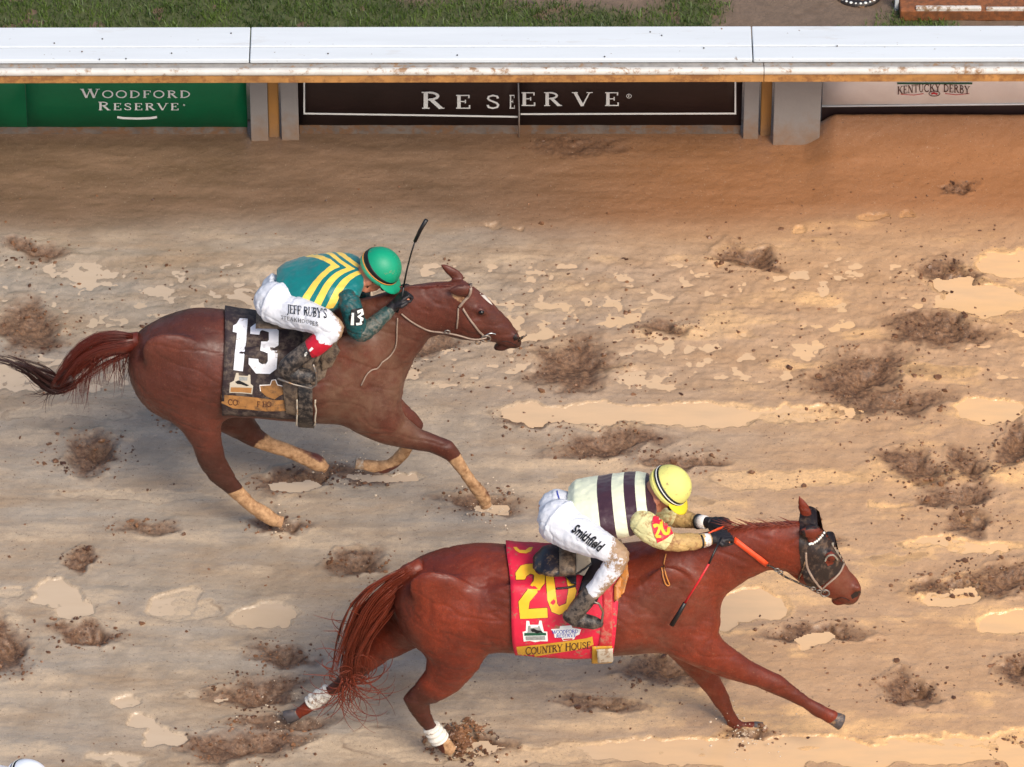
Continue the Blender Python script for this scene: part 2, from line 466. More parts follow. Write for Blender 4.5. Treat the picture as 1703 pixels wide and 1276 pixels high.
# water: px, py, rx, ry, tilt(px rise per px), weight
PUDS = [(92,992,40,22,0,1),(122,1016,40,16,0,1),(290,1006,42,24,0,.8),(320,1020,60,14,0,.7),(445,1027,54,22,-.2,1),(212,1164,21,11,0,1),
 (238,1207,26,12,.4,1),(275,1228,34,14,.2,1),(200,1262,52,12,0,.8),(490,811,36,9,0,1),(1245,1010,74,24,-.1,1),(1200,1020,30,30,0,1),(1352,1066,30,14,0,1),
 (1585,994,50,14,-.1,1),(1684,1036,52,22,0,1),(1330,1252,420,22,0,1),(800,1258,200,16,0,.75),(1600,1232,160,14,0,.8),(1050,690,250,20,0,1),(1330,692,110,14,0,.8),(1650,684,66,18,0,1),
 (1310,800,150,16,0,.62),(1600,906,110,10,0,.8),(640,1240,80,26,0,.6),(822,846,28,9,0,1),(640,793,60,9,0,.9),(110,690,120,12,0,.6),
 (230,826,160,10,0,.6),(1630,500,70,30,0,.9),(1680,440,60,22,0,.85),(1590,470,60,14,0,.55),(1450,362,32,8,0,.8),(1512,362,14,8,0,.8),(1330,384,13,8,0,.8),
 (825,383,10,5,0,1),(830,380,12,5,0,.8),(870,383,10,4,0,.8),(1170,1260,160,16,0,.8),(1480,840,40,6,0,.6),(960,800,60,10,0,.5),(20,990,20,12,0,.7),
 (740,1150,50,12,0,.45),(330,1152,50,6,0,.6),(1560,620,70,14,0,.5),(880,960,50,10,0,.4),(1160,828,40,8,0,.5),(1290,880,60,8,0,.45),(1500,930,70,8,0,.5)]

wx = GX + .07 * fbm(GX * 5, GY * 5, 3, 21) + .02 * fbm(GX * 22, GY * 22, 2, 24)
wy = GY + .07 * fbm(GX * 5, GY * 5, 3, 31) + .02 * fbm(GX * 22, GY * 22, 2, 34)
pit = np.zeros_like(GX); rim = np.zeros_like(GX); H = np.zeros_like(GX)
def ell(px, py, rx, ry, X, Y, tilt=0):
    c = gnd(px, py)
    dx = (X - c.x) / (rx / SC)
    dy = (Y - c.y + tilt * (X - c.x)) / (ry / SC / SP)
    return dx, dy
near = (np.abs(GX) < 3.6) & (np.abs(GY) < 4.2)
depth = np.zeros_like(GX)
rough_p = fbm(GX * 14, GY * 18, 4, 171, .6)
for k, (px, py, rx, ry, d) in enumerate(PRINTS):
    dx, dy = ell(px, py, rx, ry, wx, wy)
    r = np.sqrt(dx * dx + dy * dy)
    ang = np.arctan2(dy, dx)
    r = r * (1 + .22 * np.sin(ang * 2 + k) + .12 * np.sin(ang * 5 + k * 2.3))
    p = 1 - sstep(.25, 1.15, r)
    # deeper at the toe (right), a tongue of heel soil
    toe = 1.5 - 1.5 * sstep(.1, .75, np.sqrt((dx - .35) ** 2 + (dy * 1.1) ** 2))
    pit = np.maximum(pit, (1 - sstep(.62, 1.42, r + .25 * rough_p)) * (.75 + .25 * np.clip(d / .045, 0, 1)))
    depth = np.maximum(depth, d * (.40 * p + .75 * np.clip(toe, 0, 1) * p))
    rim = np.maximum(rim, np.exp(-((r - 1.22) / .16) ** 2) * d * .22)
wat = np.zeros_like(GX)
for px, py, rx, ry, ti, w in PUDS:
    dx, dy = ell(px, py, rx, ry, wx, wy, ti)
    r = (np.abs(dx) ** 2.6 + np.abs(dy) ** 2.4) ** (1 / 2.5)
    wat = np.maximum(wat, w * (1 - sstep(.72, 1.22, r)))
yz = lambda py: gnd(850, py).y
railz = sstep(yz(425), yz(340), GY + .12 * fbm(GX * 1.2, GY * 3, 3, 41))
lump = sstep(yz(700), yz(620), GY) * (1 - sstep(yz(450), yz(395), GY))
lump = np.maximum(lump, .55 * sstep(.4, 2.2, GX) * sstep(yz(1150), yz(800), GY) * (1 - railz))
streak = fbm(GX * .7, GY * 9, 4, 51)
mid = fbm(GX * 4, GY * 7, 4, 61)
rough_n = fbm(GX * 20, GY * 24, 2, 71, .6)
blob = fbm(GX * 9, GY * 11, 3, 81)
ridge = 1 - np.abs(fbm(GX * 16, GY * 18, 3, 91))
z = .007 + .0045 * streak + .004 * mid + .0030 * rough_n + .0020 * fbm(GX * 9, GY * 44, 3, 181) * (1 - railz)
z += lump * (.012 * blob + .008 * (ridge - .7) - .0075)
z += pit * (.013 * fbm(GX * 15, GY * 17, 2, 201) - .002 * rough_n + .009 * (1 - np.abs(fbm(GX * 20, GY * 22, 2, 211)) - .88))
z -= depth
z += rim * (.6 + .8 * np.clip(rough_n, 0, 1)) * (1 - .7 * sstep(.2, .8, wat))
z += railz * .012 +   .205 * sstep(gnd(1330, 210).x, gnd(1390, 210).x, GX) * np.exp(-np.maximum(YR + .02 - GY, 0) / .22) * (GY < YR + .06)
z -= .016 * sstep(.46, 1.0, wat)
z = np.where(near, z, -.0)
far = sstep(3.3, 6, np.abs(GX)) + sstep(4.0, 7, np.abs(GY))
z = z * (1 - np.clip(far, 0, 1))
behind = sstep(YR - .05, YR + .1, GY)
z = z * (1 - behind) + behind * .02
ny, nx = GX.shape
gm = bpy.data.meshes.new('track_ground')
V = np.stack([GX, GY, z], -1).reshape(-1, 3).astype(np.float32)
idx = np.arange(nx * ny).reshape(ny, nx)
Q = np.stack([idx[:-1, :-1], idx[:-1, 1:], idx[1:, 1:], idx[1:, :-1]], -1).reshape(-1, 4).astype(np.int32)
gm.vertices.add(len(V)); gm.vertices.foreach_set('co', V.ravel())
gm.loops.add(Q.size); gm.loops.foreach_set('vertex_index', Q.ravel())
gm.polygons.add(len(Q)); gm.polygons.foreach_set('loop_start', np.arange(0, Q.size, 4, dtype=np.int32))
gm.polygons.foreach_set('use_smooth', np.ones(len(Q), bool))
gm.update(calc_edges=True)
film = sstep(.02, .5, .55 * streak + .6 * mid + .25 * fbm(GX * 1.1, GY * 2.2, 3, 101)) * (1 - railz)
film = np.maximum(film, sstep(.1, .6, wat))
warm_glow = np.clip(sstep(-.7, 2.5, GX + .8 * fbm(GX * .6, GY * .9, 3, 111)), 0, 1)  # mask for warm light painted into the ground colour, growing to the right
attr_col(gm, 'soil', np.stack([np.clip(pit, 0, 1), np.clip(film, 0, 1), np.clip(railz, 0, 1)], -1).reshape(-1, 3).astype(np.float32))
attr_col(gm, 'soil_glow', np.stack([warm_glow, behind, np.exp(-((wat - .50) / .07) ** 2) * (np.abs(fbm(GX * 8, GY * 8, 2, 191)) + .45)], -1).reshape(-1, 3).astype(np.float32))

def ground_mat():
    t = NT('wet_mud')
    k = t.attr('soil'); q = t.attr('soil_glow')
    n = t.noise(6, 6, .6); g = t.noise(150, 4, .6); sp = t.noise(46, 5, .65)
    base = t.mix(t.ramp(n, [(.3, 0), (.7, 1)]), srgb(148, 134, 117), srgb(176, 160, 141))
    smear = t.ramp(t.noise(1.5, 6, .62, stretch=(.55, 2.2, 1)), [(.42, 0), (.66, .8)])
    base = t.mix(smear, base, srgb(158, 132, 104))
    grey = t.ramp(t.noise(1.1, 5, .6, stretch=(.4, 2.6, 3)), [(.5, 0), (.68, .6)])
    base = t.mix(grey, base, srgb(160, 152, 142))
    base = t.mix(t.math('MULTIPLY', q[0], .72), base, t.mix(n, srgb(184, 138, 96), srgb(214, 166, 118)))  # painted glow warms the mud here, then the pale film and rail strip
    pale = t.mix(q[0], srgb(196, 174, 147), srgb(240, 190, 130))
    base = t.mix(t.math('MULTIPLY', k[1], t.ramp(sp, [(.3, .45), (.6, .95)])), base, pale)
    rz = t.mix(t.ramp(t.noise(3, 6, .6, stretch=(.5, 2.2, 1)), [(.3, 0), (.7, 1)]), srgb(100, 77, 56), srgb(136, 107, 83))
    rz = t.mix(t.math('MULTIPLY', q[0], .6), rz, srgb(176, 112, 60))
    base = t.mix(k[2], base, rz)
    pn = t.noise(62, 4, .6)
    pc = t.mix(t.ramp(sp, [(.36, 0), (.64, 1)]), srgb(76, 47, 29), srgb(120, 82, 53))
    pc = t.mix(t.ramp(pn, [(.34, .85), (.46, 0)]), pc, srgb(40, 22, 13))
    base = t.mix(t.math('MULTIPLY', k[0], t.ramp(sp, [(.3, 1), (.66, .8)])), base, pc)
    base = t.mix(t.ramp(t.noise(210, 3, .65), [(.32, .25), (.56, 0)]), base, srgb(104, 82, 62))
    base = t.mix(t.ramp(t.noise(190, 3, .65), [(.56, 0), (.72, .18)]), base, srgb(222, 200, 172))
    base = t.mix(t.math('MULTIPLY', q[2], .55), base, srgb(104, 82, 62))
    dots = t.ramp(t.noise(75, 2, .5), [(.27, 1), (.33, 0)])
    base = t.mix(t.math('MULTIPLY', dots, .7), base, srgb(84, 62, 46))
    lite = t.ramp(t.noise(95, 2, .5), [(.70, 0), (.74, 1)])
    base = t.mix(t.math('MULTIPLY', lite, .35), base, srgb(214, 196, 170))
    infield = t.mix(t.noise(22, 5), srgb(92, 76, 60), srgb(128, 106, 86))
    base = t.mix(q[1], base, infield)
    t.bump(g, .22, .004); t.bump(sp, .45, .008); t.bump(t.noise(16, 4, .55, stretch=(.6, 1.3, 1)), .2, .015)
    rough = t.math('SUBTRACT', t.math('ADD', t.ramp(t.noise(9, 5, .6, stretch=(.6, 1.6, 1)), [(.35, .22), (.65, .46)]), t.math('ADD', t.math('MULTIPLY', k[2], .12), t.math('MULTIPLY', k[0], .3))), t.math('MULTIPLY', k[1], .25))
    return t.done(base, rough, Specular_IOR_Level=.45)
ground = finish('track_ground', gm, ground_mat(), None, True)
tag(ground, 'churned wet dirt racetrack with hoof prints and puddles', None, None, 'structure')

def water_mat():
    t = NT('muddy_water')
    sx = t.n('ShaderNodeSeparateXYZ'); t.l(t.co, sx.inputs[0])
    f = t.ramp(t.math('ADD', t.math('MULTIPLY', sx.outputs[0], .2), t.math('ADD', .38, t.math('MULTIPLY', t.math('SUBTRACT', t.noise(.8, 3), .5), .7))), [(.1, 0), (.95, 1)])  # warm sky reflection painted into the water colour, stronger to the right
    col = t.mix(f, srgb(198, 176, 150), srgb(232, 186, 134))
    col = t.mix(t.ramp(t.noise(7, 4, stretch=(.5, 2, 1)), [(.4, 0), (.75, .3)]), col, srgb(182, 158, 130))
    t.bump(t.noise(14, 3), .04, .01)
    return t.done(col, .07, Specular_IOR_Level=.5)
wmask = ((wat > .4) | ((lump > .25) & (pit < .12) & (GY < yz(380)))) & near & (GY < yz(335))
qm = wmask[:-1, :-1] | wmask[1:, 1:] | wmask[1:, :-1] | wmask[:-1, 1:]
qi = Q[qm.ravel()]; used, inv = np.unique(qi, return_inverse=True)
wv = V[used].copy(); wv[:, 2] = -.0045
me = bpy.data.meshes.new('puddle_water'); me.from_pydata(wv.tolist(), [], inv.reshape(-1, 4).tolist())
water = finish('puddle_water', me, water_mat(), None, True)
tag(water, 'shallow tan muddy rainwater standing in the track', None, None, 'structure')

def gz(x, y):
    i = int(np.clip(np.searchsorted(XS, x), 0, nx - 1)); j = int(np.clip(np.searchsorted(YS, y), 0, ny - 1))
    return float(z[j, i])

# clods thrown up round the prints (one object of stuff)
def clod_field():
    bm = bmesh.new(); bmesh.ops.create_icosphere(bm, subdivisions=1, radius=1)
    bv = np.array([v.co[:] for v in bm.verts]); bf = np.array([[v.index for v in f.verts] for f in bm.faces]); bm.free()
    P = []; S = []
    for px, py, rx, ry, d in PRINTS:
        c = gnd(px, py); n = int(14 + (rx + ry) * 1.15 * (d / .045))
        if d < .015: n = 25
        a = RNG.uniform(0, 2 * np.pi, n); r = np.where(RNG.random(n) < .5, np.abs(RNG.normal(1.22, .22, n)), np.abs(RNG.normal(.9, .5, n)))
        x = c.x + np.cos(a) * r * rx / SC; y = c.y + np.sin(a) * r * ry / SC / SP
        P.append(np.stack([x, y], -1)); S.append(np.clip(RNG.lognormal(-5.35, .5, n), .002, .015))
    c = gnd(768, 1234)
    a = RNG.uniform(0, 6.28, 700); r = np.abs(RNG.normal(0, .075, 700))
    P.append(np.stack([c.x + np.cos(a) * r * 1.2, c.y + np.sin(a) * r], -1)); S.append(np.clip(RNG.lognormal(-5.1, .45, 700), .003, .016))
    n = 2800
    x = RNG.uniform(-2.95, 2.95, n); y = RNG.uniform(yz(1276), yz(300), n)
    w = np.array([lump[min(np.searchsorted(YS, b), ny - 1), min(np.searchsorted(XS, a), nx - 1)] for a, b in zip(x, y)])
    keep = RNG.random(n) < .16 + .84 * w
    P.append(np.stack([x, y], -1)[keep]); S.append(np.clip(RNG.lognormal(-5.25, .4, keep.sum()), .003, .014))
    P = np.concatenate(P); S = np.concatenate(S); N = len(P)
    zz = np.array([gz(a, b) for a, b in P]) + .06 * np.exp(-((P[:, 0] - c.x) ** 2 + (P[:, 1] - c.y) ** 2) / .010)
    ok = (zz > -.03) & (P[:, 1] < YR - .02); P, S, zz = P[ok], S[ok], zz[ok]; N = len(P)
    sc = RNG.uniform(.6, 1.5, (N, 1, 3)) * np.array([1.1, 1, .7])
    jit = 1 + RNG.uniform(-.42, .35, (N, len(bv), 1))
    V = bv[None] * jit * sc * S[:, None, None]
    an = RNG.uniform(0, 6.28, N); ca, sa = np.cos(an)[:, None], np.sin(an)[:, None]
    X = V[..., 0] * ca - V[..., 1] * sa; Y = V[..., 0] * sa + V[..., 1] * ca
    V = np.stack([X + P[:, None, 0], Y + P[:, None, 1], V[..., 2] + zz[:, None] + S[:, None] * .25], -1).reshape(-1, 3)
    F = (bf[None] + (np.arange(N) * len(bv))[:, None, None]).reshape(-1, 3)
    m = bpy.data.meshes.new('mud_clods'); m.from_pydata(V.tolist(), [], F.tolist())
    return m
def clod_mat():
    t = NT('mud_clods')
    col = t.mix(t.ramp(t.noise(5, 5), [(.35, 0), (.65, 1)]), srgb(70, 42, 26), srgb(140, 98, 66))
    t.bump(t.noise(120, 3), .5, .004)
    return t.done(col, .38)
tag(finish('mud_clods', clod_field(), clod_mat(), None, False), 'loose wet clods of mud scattered round the hoof prints', 'mud', None, 'stuff')

# ------------------------------------------------------------------ lettering
T_, N_ = .17, .075
def ser(x, y, h=.15): return ([(x - h, y), (x + h, y)], .065)
def arc(cx, cy, rx, ry, a0, a1, n=14): return [(cx + rx * math.cos(math.radians(a0 + (a1 - a0) * i / n)), cy + ry * math.sin(math.radians(a0 + (a1 - a0) * i / n))) for i in range(n + 1)]
def stem(x): return ([(x, 0), (x, 1)], T_)
GL = {
 'W': (1.34, [([(.1, 1), (.42, 0)], T_), ([(.42, 0), (.68, 1)], N_), ([(.66, 1), (.96, 0)], T_), ([(.96, 0), (1.22, 1)], N_), ser(.1, .97), ser(.66, .97), ser(1.22, .97)]),
 'O': (1.06, [(arc(.53, .5, .42, .46, 0, 360, 24), .13)]),
 'D': (1.02, [stem(.22), (arc(.3, .5, .58, .46, -90, 90), .12), ([(.08, .97), (.34, .97)], .065), ([(.08, .03), (.34, .03)], .065)]),
 'F': (.84, [stem(.24), ([(.1, .96), (.74, .96)], .075), ([(.24, .52), (.58, .52)], .07), ([(.72, 1), (.72, .74)], .07), ([(.57, .65), (.57, .4)], .06), ser(.24, .03)]),
 'R': (1.0, [stem(.24), (arc(.36, .75, .36, .21, -90, 90), .12), ([(.24, .97), (.38, .97)], .07), ([(.24, .53), (.4, .53)], .07), ([(.46, .54), (.84, .02)], T_), ([(.08, .97), (.24, .97)], .065), ser(.24, .03), ([(.76, .03), (.98, .03)], .06)]),
 'E': (.86, [stem(.24), ([(.1, .96), (.74, .96)], .075), ([(.24, .52), (.56, .52)], .07), ([(.1, .04), (.76, .04)], .075), ([(.72, 1), (.72, .76)], .07), ([(.55, .65), (.55, .4)], .06), ([(.75, 0), (.75, .26)], .07)]),
 'S': (.8, [([(.64, .74), (.6, .9), (.4, .96), (.2, .88), (.16, .73), (.26, .6), (.42, .51), (.58, .41), (.66, .27), (.6, .1), (.4, .04), (.2, .1), (.14, .27)], .12)]),
 'V': (1.0, [([(.12, 1), (.5, 0)], T_), ([(.5, 0), (.86, 1)], N_), ser(.12, .97), ser(.86, .97)]),
 'C': (.96, [(arc(.52, .5, .42, .46, 42, 318, 20), .13), ([(.84, 1), (.84, .7)], .06)]),
 'U': (1.02, [([(.22, 1), (.22, .34)], T_), (arc(.5, .34, .28, .31, 180, 360, 10), .1), ([(.78, .34), (.78, 1)], N_), ser(.22, .97), ser(.78, .97)]),
 'N': (1.06, [([(.2, 0), (.2, 1)], N_), ([(.18, 1), (.84, 0)], T_), ([(.86, 0), (.86, 1)], N_), ser(.2, .03), ser(.86, .97), ([(.05, .97), (.2, .97)], .065)]),
 'T': (.9, [stem(.45), ([(.06, .96), (.84, .96)], .075), ([(.08, 1), (.08, .72)], .07), ([(.82, 1), (.82, .72)], .07), ser(.45, .03)]),
 'Y': (.98, [([(.12, 1), (.48, .45)], T_), ([(.84, 1), (.48, .45)], N_), ([(.48, .5), (.48, 0)], T_), ser(.12, .97), ser(.84, .97), ser(.48, .03)]),
 'H': (1.08, [stem(.24), stem(.84), ([(.24, .52), (.84, .52)], .075), ser(.24, .97), ser(.24, .03), ser(.84, .97), ser(.84, .03)]),
 'K': (1.04, [stem(.24), ([(.84, 1), (.3, .44)], N_), ([(.46, .6), (.88, .02)], T_), ser(.24, .97), ser(.24, .03), ser(.84, .97, .12), ser(.9, .03, .12)]),
 'B': (.96, [stem(.24), (arc(.38, .76, .32, .2, -90, 90), .12), (arc(.38, .28, .4, .24, -90, 90), .12), ([(.08, .97), (.4, .97)], .065), ([(.08, .03), (.4, .03)], .065), ([(.24, .53), (.4, .53)], .06)]),
 'J': (.6, [([(.36, 1), (.36, .1), (.28, -.08), (.12, -.12)], .15), ser(.36, .97)]),
 'A': (1.0, [([(.48, 1), (.14, 0)], N_), ([(.46, 1), (.84, 0)], T_), ([(.26, .34), (.68, .34)], .07), ser(.14, .03), ser(.84, .03)]),
 "'": (.3, [([(.16, 1), (.12, .72)], .12)]),
 '.': (.3, [([(.1, .04), (.22, .04)], .12)]), '-': (.4, [([(.06, .4), (.34, .4)], .1)]), ' ': (.5, []),
}
def stroke_polys(pts, w):
    """quads of a polyline of width w, mitred"""
    L, R = [], []
    n = len(pts)
    for i, p in enumerate(pts):
        a = pts[max(i - 1, 0)]; b = pts[min(i + 1, n - 1)]
        dx, dy = b[0] - a[0], b[1] - a[1]; d = math.hypot(dx, dy) or 1
        L.append((p[0] - dy / d * w / 2, p[1] + dx / d * w / 2)); R.append((p[0] + dy / d * w / 2, p[1] - dx / d * w / 2))
    return [[L[i], L[i + 1], R[i + 1], R[i]] for i in range(n - 1)]
def text_polys(text, x0, y0, h, adv=1.0, small=None, wide=1.0, bend=None, slope=0):
    """text in pixel space (y down); small = height factor for all but word initials. Returns [(poly, layer)]"""
    out = []; x = x0; lay = 0; first = True
    for ch in text:
        w, st = GL[ch]
        hh = h if (small is None or first) else h * small
        for pts, t in st:
            lay += 1
            pts2 = pts
            if len(pts) == 2:       # subdivide so it can follow a curved surface
                pts2 = [(pts[0][0] + (pts[1][0] - pts[0][0]) * i / 4, pts[0][1] + (pts[1][1] - pts[0][1]) * i / 4) for i in range(5)]
            for q in stroke_polys(pts2, t):
                pq = []
                for (u, v) in q:
                    X = x + u * hh * wide; Yp = y0 + slope * (X - x0) - v * hh
                    if bend: Yp += bend(X)
                    pq.append((X, Yp))
                out.append((pq, lay % 7))
        x += w * hh * wide * adv
        first = ch == ' '
    return out, x
def text_width(text, h, adv, small, wide):
    return text_polys(text, 0, 0, h, adv, small, wide)[1]
def flat_word(text, x0, y0, h, adv, small, wide, Y, parent, mat, off=.006, bend=None):
    x = x0; first = True
    for ch in text:
        hh = h if (small is None or first) else h * small
        p, nx2 = text_polys(ch, x, y0, hh, adv, None, wide, bend)
        if p: flat_text(p, Y, 'letter', mat, parent, off)
        x = nx2; first = ch == ' '
def flat_text(polys, Y, name, mat, parent, off=.004):
    mb = MB()
    for q, lay in polys:
        mb.add([at(x, y, Y - off - lay * .0003) for x, y in q], [tuple(range(len(q)))])
    return mb.build(name, mat, parent, False)

def cut_poly(poly, cell, holes=None):
    """triangulated fill of a pixel polygon cut in cells -> verts, faces"""
    bm = bmesh.new()
    vs = [bm.verts.new((x, y, 0)) for x, y in poly]
    bm.faces.new(vs); bm.normal_update()
    bmesh.ops.triangulate(bm, faces=bm.faces[:])
    xs = [p[0] for p in poly]; ys = [p[1] for p in poly]
    for ax, lo, hi in ((0, min(xs), max(xs)), (1, min(ys), max(ys))):
        k = lo + cell
        while k < hi:
            co = (k, 0, 0) if ax == 0 else (0, k, 0); no = (1, 0, 0) if ax == 0 else (0, 1, 0)
            bmesh.ops.bisect_plane(bm, geom=bm.verts[:] + bm.edges[:] + bm.faces[:], plane_co=co, plane_no=no)
            k += cell
    bm.verts.index_update()
    V = [(v.co.x, v.co.y) for v in bm.verts]; F = [tuple(v.index for v in f.verts) for f in bm.faces]
    bm.free(); return V, F
def drape_pt(px, py, bvhs, off):
    d = ray(px, py).normalized(); best = None
    for b in (bvhs if isinstance(bvhs, (list, tuple)) else [bvhs]):
        h = b.ray_cast(CAM, d)
        if h[0] is not None and (best is None or h[3] < best[3]): best = h
    if best is None: return None
    n = best[1]
    if n.dot(d) > 0: n = -n
    return best[0] + n * off
def drape(mb, V, F, bvh, off):
    P = [drape_pt(x, y, bvh, off) for x, y in V]
    ok = {}; vs = []
    for i, p in enumerate(P):
        if p is not None: ok[i] = len(vs); vs.append(p)
    fs = []
    for f in F:
        if all(i in ok for i in f):
            c = [vs[ok[i]] for i in f]
            if max((a - c[0]).length for a in c) < .12: fs.append(tuple(ok[i] for i in f))
    mb.add(vs, fs)
def drape_poly(poly, bvh, off, name, mat, parent, cell=7, edge=None, edge_mat=None, edge_name='number_outline'):
    mb = MB(); V, F = cut_poly(poly, cell); drape(mb, V, F, bvh, off)
    o = mb.build(name, mat, parent, True)
    if edge:
        e = MB(); pts = list(poly) + [poly[0]]
        for a, b in zip(pts, pts[1:]):
            n = max(1, int(math.hypot(b[0] - a[0], b[1] - a[1]) / cell)); d = math.hypot(b[0] - a[0], b[1] - a[1]) or 1
            ex = ((b[0] - a[0]) / d * edge / 2, (b[1] - a[1]) / d * edge / 2)
            a2 = (a[0] - ex[0], a[1] - ex[1]); b2 = (b[0] + ex[0], b[1] + ex[1])
            seg = [(a2[0] + (b2[0] - a2[0]) * i / n, a2[1] + (b2[1] - a2[1]) * i / n) for i in range(n + 1)]
            for k, q in enumerate(stroke_polys(seg, edge)): drape(e, q, [(0, 1, 2, 3)], bvh, off - .0012 - .00015 * (len(e.F) % 5))
        e.build(edge_name, edge_mat, o, True)
    return o
def drape_text(polys, bvh, off, name, mat, parent):
    mb = MB()
    for q, lay in polys: drape(mb, q, [tuple(range(len(q)))], bvh, off + lay * .0002)
    return mb.build(name, mat, parent, True)
def bfont_polys(text, x0, y0, size, slope=0.0, shear=.2, bold=.012, squeeze=1.0):
    cu = bpy.data.curves.new('t', 'FONT'); cu.body = text; cu.size = 1; cu.shear = shear; cu.offset = bold
    cu.resolution_u = 4
    o = bpy.data.objects.new('t', cu); COL.objects.link(o)
    dg = bpy.context.evaluated_depsgraph_get(); m = bpy.data.meshes.new_from_object(o.evaluated_get(dg))
    c, s = math.cos(slope), math.sin(slope)
    V = [(x0 + (v.co.x * c * squeeze + v.co.y * s) * size, y0 + (v.co.x * s * squeeze - v.co.y * c) * size) for v in m.vertices]
    F = [tuple(p.vertices) for p in m.polygons]
    bpy.data.objects.remove(o); bpy.data.curves.remove(cu); bpy.data.meshes.remove(m)
    return V, F

# ------------------------------------------------------------------ rail, banners, infield
def rail():
    r = thing('safety_rail', (0, YR, 0), 'long white topped inner rail with muddy lip and rusty posts', 'railing')
    H = .96
    # profile from the back edge to the front lip, in (image y) at their own heights
    def Yat(py, zz): return gnd(850, py, zz).y
    zt = H + .10
    yb, ym, yf = Yat(44, zt), Yat(77, zt), Yat(98, zt)
    joints = [-9.0, at(415, 70, ym).x, at(1251, 70, ym).x, 9.0]
    tilt = -.0042 * .0
    for a, b in zip(joints, joints[1:]):
        m = MB(); m.box((a + .003, ym + .003, zt - .03), (b - .003, yb, zt)); m.build('top_board', M['white_vinyl'], r, False, .006)
        m = MB(); m.box((a + .003, yf, zt - .03), (b - .003, ym - .003, zt - .002)); m.build('top_board', M['white_vinyl'], r, False, .006)
    j2 = [-9.0, at(1270, 110, yf).x, 9.0]
    c = gnd(850, 118.5, zt - .05); rr = 6.6 / 286
    for a, b in zip(j2, j2[1:]):
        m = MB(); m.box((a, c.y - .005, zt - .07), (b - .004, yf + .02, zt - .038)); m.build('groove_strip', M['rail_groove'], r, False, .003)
        R = [[Vector((x, c.y + math.cos(t) * rr, c.z + math.sin(t) * rr)) for t in [2 * math.pi * i / 16 for i in range(16)]] for x in (a, a + .002, a + .02, b - .024, b - .006, b - .004)]
        m = MB(); m.rings(R); m.build('nose_rail', M['rail_edge'], r, True)
        yp = c.y - .010; za, zb = at(850, 124.5, yp).z, at(850, 137.5, yp).z
        m = MB(); m.box((a, yp, zb), (b - .004, yp + .03, za)); m.build('lip_board', M['rail_face'], r, False, .003)
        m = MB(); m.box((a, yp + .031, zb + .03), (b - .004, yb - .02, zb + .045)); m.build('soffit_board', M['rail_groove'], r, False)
    # fixings on the top
    for px, py in [(90,71),(170,64),(136,85),(165,98),(285,88),(209,97),(384,55),(545,89),(1081,54),(1170,81),(1005,95),(1200,49),(1392,78),(1100,60),(760,92)]:
        p = gnd(px, py, zt + .001)
        m = MB(); m.tube([p, p + Vector((0, 0, .004))], .0045, 8); m.build('screw_head', M['iron'], r, False)
    for px, w in ((455, 18), (1274, 18), (-372, 18), (2100, 18)):
        x = at(px, 180, YR).x; hw = w / 2 / 285
        m = MB(); m.box((x - hw, YR - .03, -.25), (x + hw, YR + .03, .72)); m.build('post', M['post'], r, False, .006)
        m = MB(); m.box((x - .03, YR - .5, H - .06), (x + .03, YR - .42, H - .01)); m.build('bracket', M['post'], r, False, .004)
    # grey boards flanking the posts
    for x0, x1, yb_, off in ((416, 445, 240, .065), (467, 496, 236, .06), (1237, 1262, 236, .06), (1287, 1365, 252, .12)):
        Yp = YR - off
        a = at(x0, 180, Yp).x; b = at(x1, 180, Yp).x
        m = MB(); m.box((a, Yp, -.12), (b, Yp + .018, .70)); m.build('grey_board', M['grey_board'], r, False, .004)
    r.rotation_euler.z = .0030
    return r
rail()

def banner(name, x0, x1, y0, y1, mat, label, seams=(), slope=0, base=None, off=.0):
    Y = YR - off
    a = at(x0, y1, Y); b = at(x1, y1 + slope, Y)
    root = thing(name, ((a.x + b.x) / 2, Y, a.z), label, 'banner', None)
    cuts = [x0] + list(seams) + [x1]
    for c0, c1 in zip(cuts, cuts[1:]):
        m = MB(); n = 14
        z0 = at(c0, y1 + slope * (c0 - x0) / (x1 - x0), Y).z; z1 = at(c1, y1 + slope * (c1 - x0) / (x1 - x0), Y).z
        A = at(c0, y1, Y).x; B = at(c1, y1, Y).x
        G0 = []; 
        for r_ in range(3):
            t = r_ / 2
            G0.append([Vector((A + .001 + (B - A - .002) * k / n, Y + .0015 * math.sin(k * 1.7 + r_), (z0 + (z1 - z0) * k / n) * (1 - t) + .70 * t)) for k in range(n + 1)])
        m.grid(G0); m.build('vinyl_sheet', mat, root, True, 0, .003)
    if base:
        m = MB(); A = at(x0, y1, Y).x; B = at(x1, y1, Y).x
        m.box((A + .004, Y + .006, -.15), (B - .004, Y + .03, at(x0, y1 - 6, Y).z)); m.build('base_board', base, root, False, .004)
    return root, Y
g, Y = banner('green_banner', -700, 412, 135, 211, M['green_vinyl'], 'green sponsor banner with white lettering hung under the white rail', (46,), 0, M['base_board'], .012)
def centred(text, cx, y0, h, adv, small, wide):
    w = text_width(text, h, adv, small, wide)
    return text_polys(text, cx - w / 2, y0, h, adv, small, wide)[0]
flat_word('WOODFORD', 227 - text_width('WOODFORD', 15, 1.12, .82, 1.55) / 2, 163, 15, 1.12, .82, 1.55, Y, g, M['white_print'])
flat_word('RESERVE', 231 - text_width('RESERVE', 14, 1.12, .84, 1.6) / 2, 183.5, 14, 1.12, .84, 1.6, Y, g, M['white_print'])
flat_text([(q, 0) for q in stroke_polys([(195, 195), (205, 196.6), (228, 197.4), (250, 196.6), (261, 195)], 3.6)], Y, 'underline', M['white_print'], g, .006)
flat_text([(q, 0) for q in stroke_polys(arc(306, 175, 1.3, 1.3, 0, 360, 8), .7)], Y, 'trade_mark', M['white_print'], g, .006)
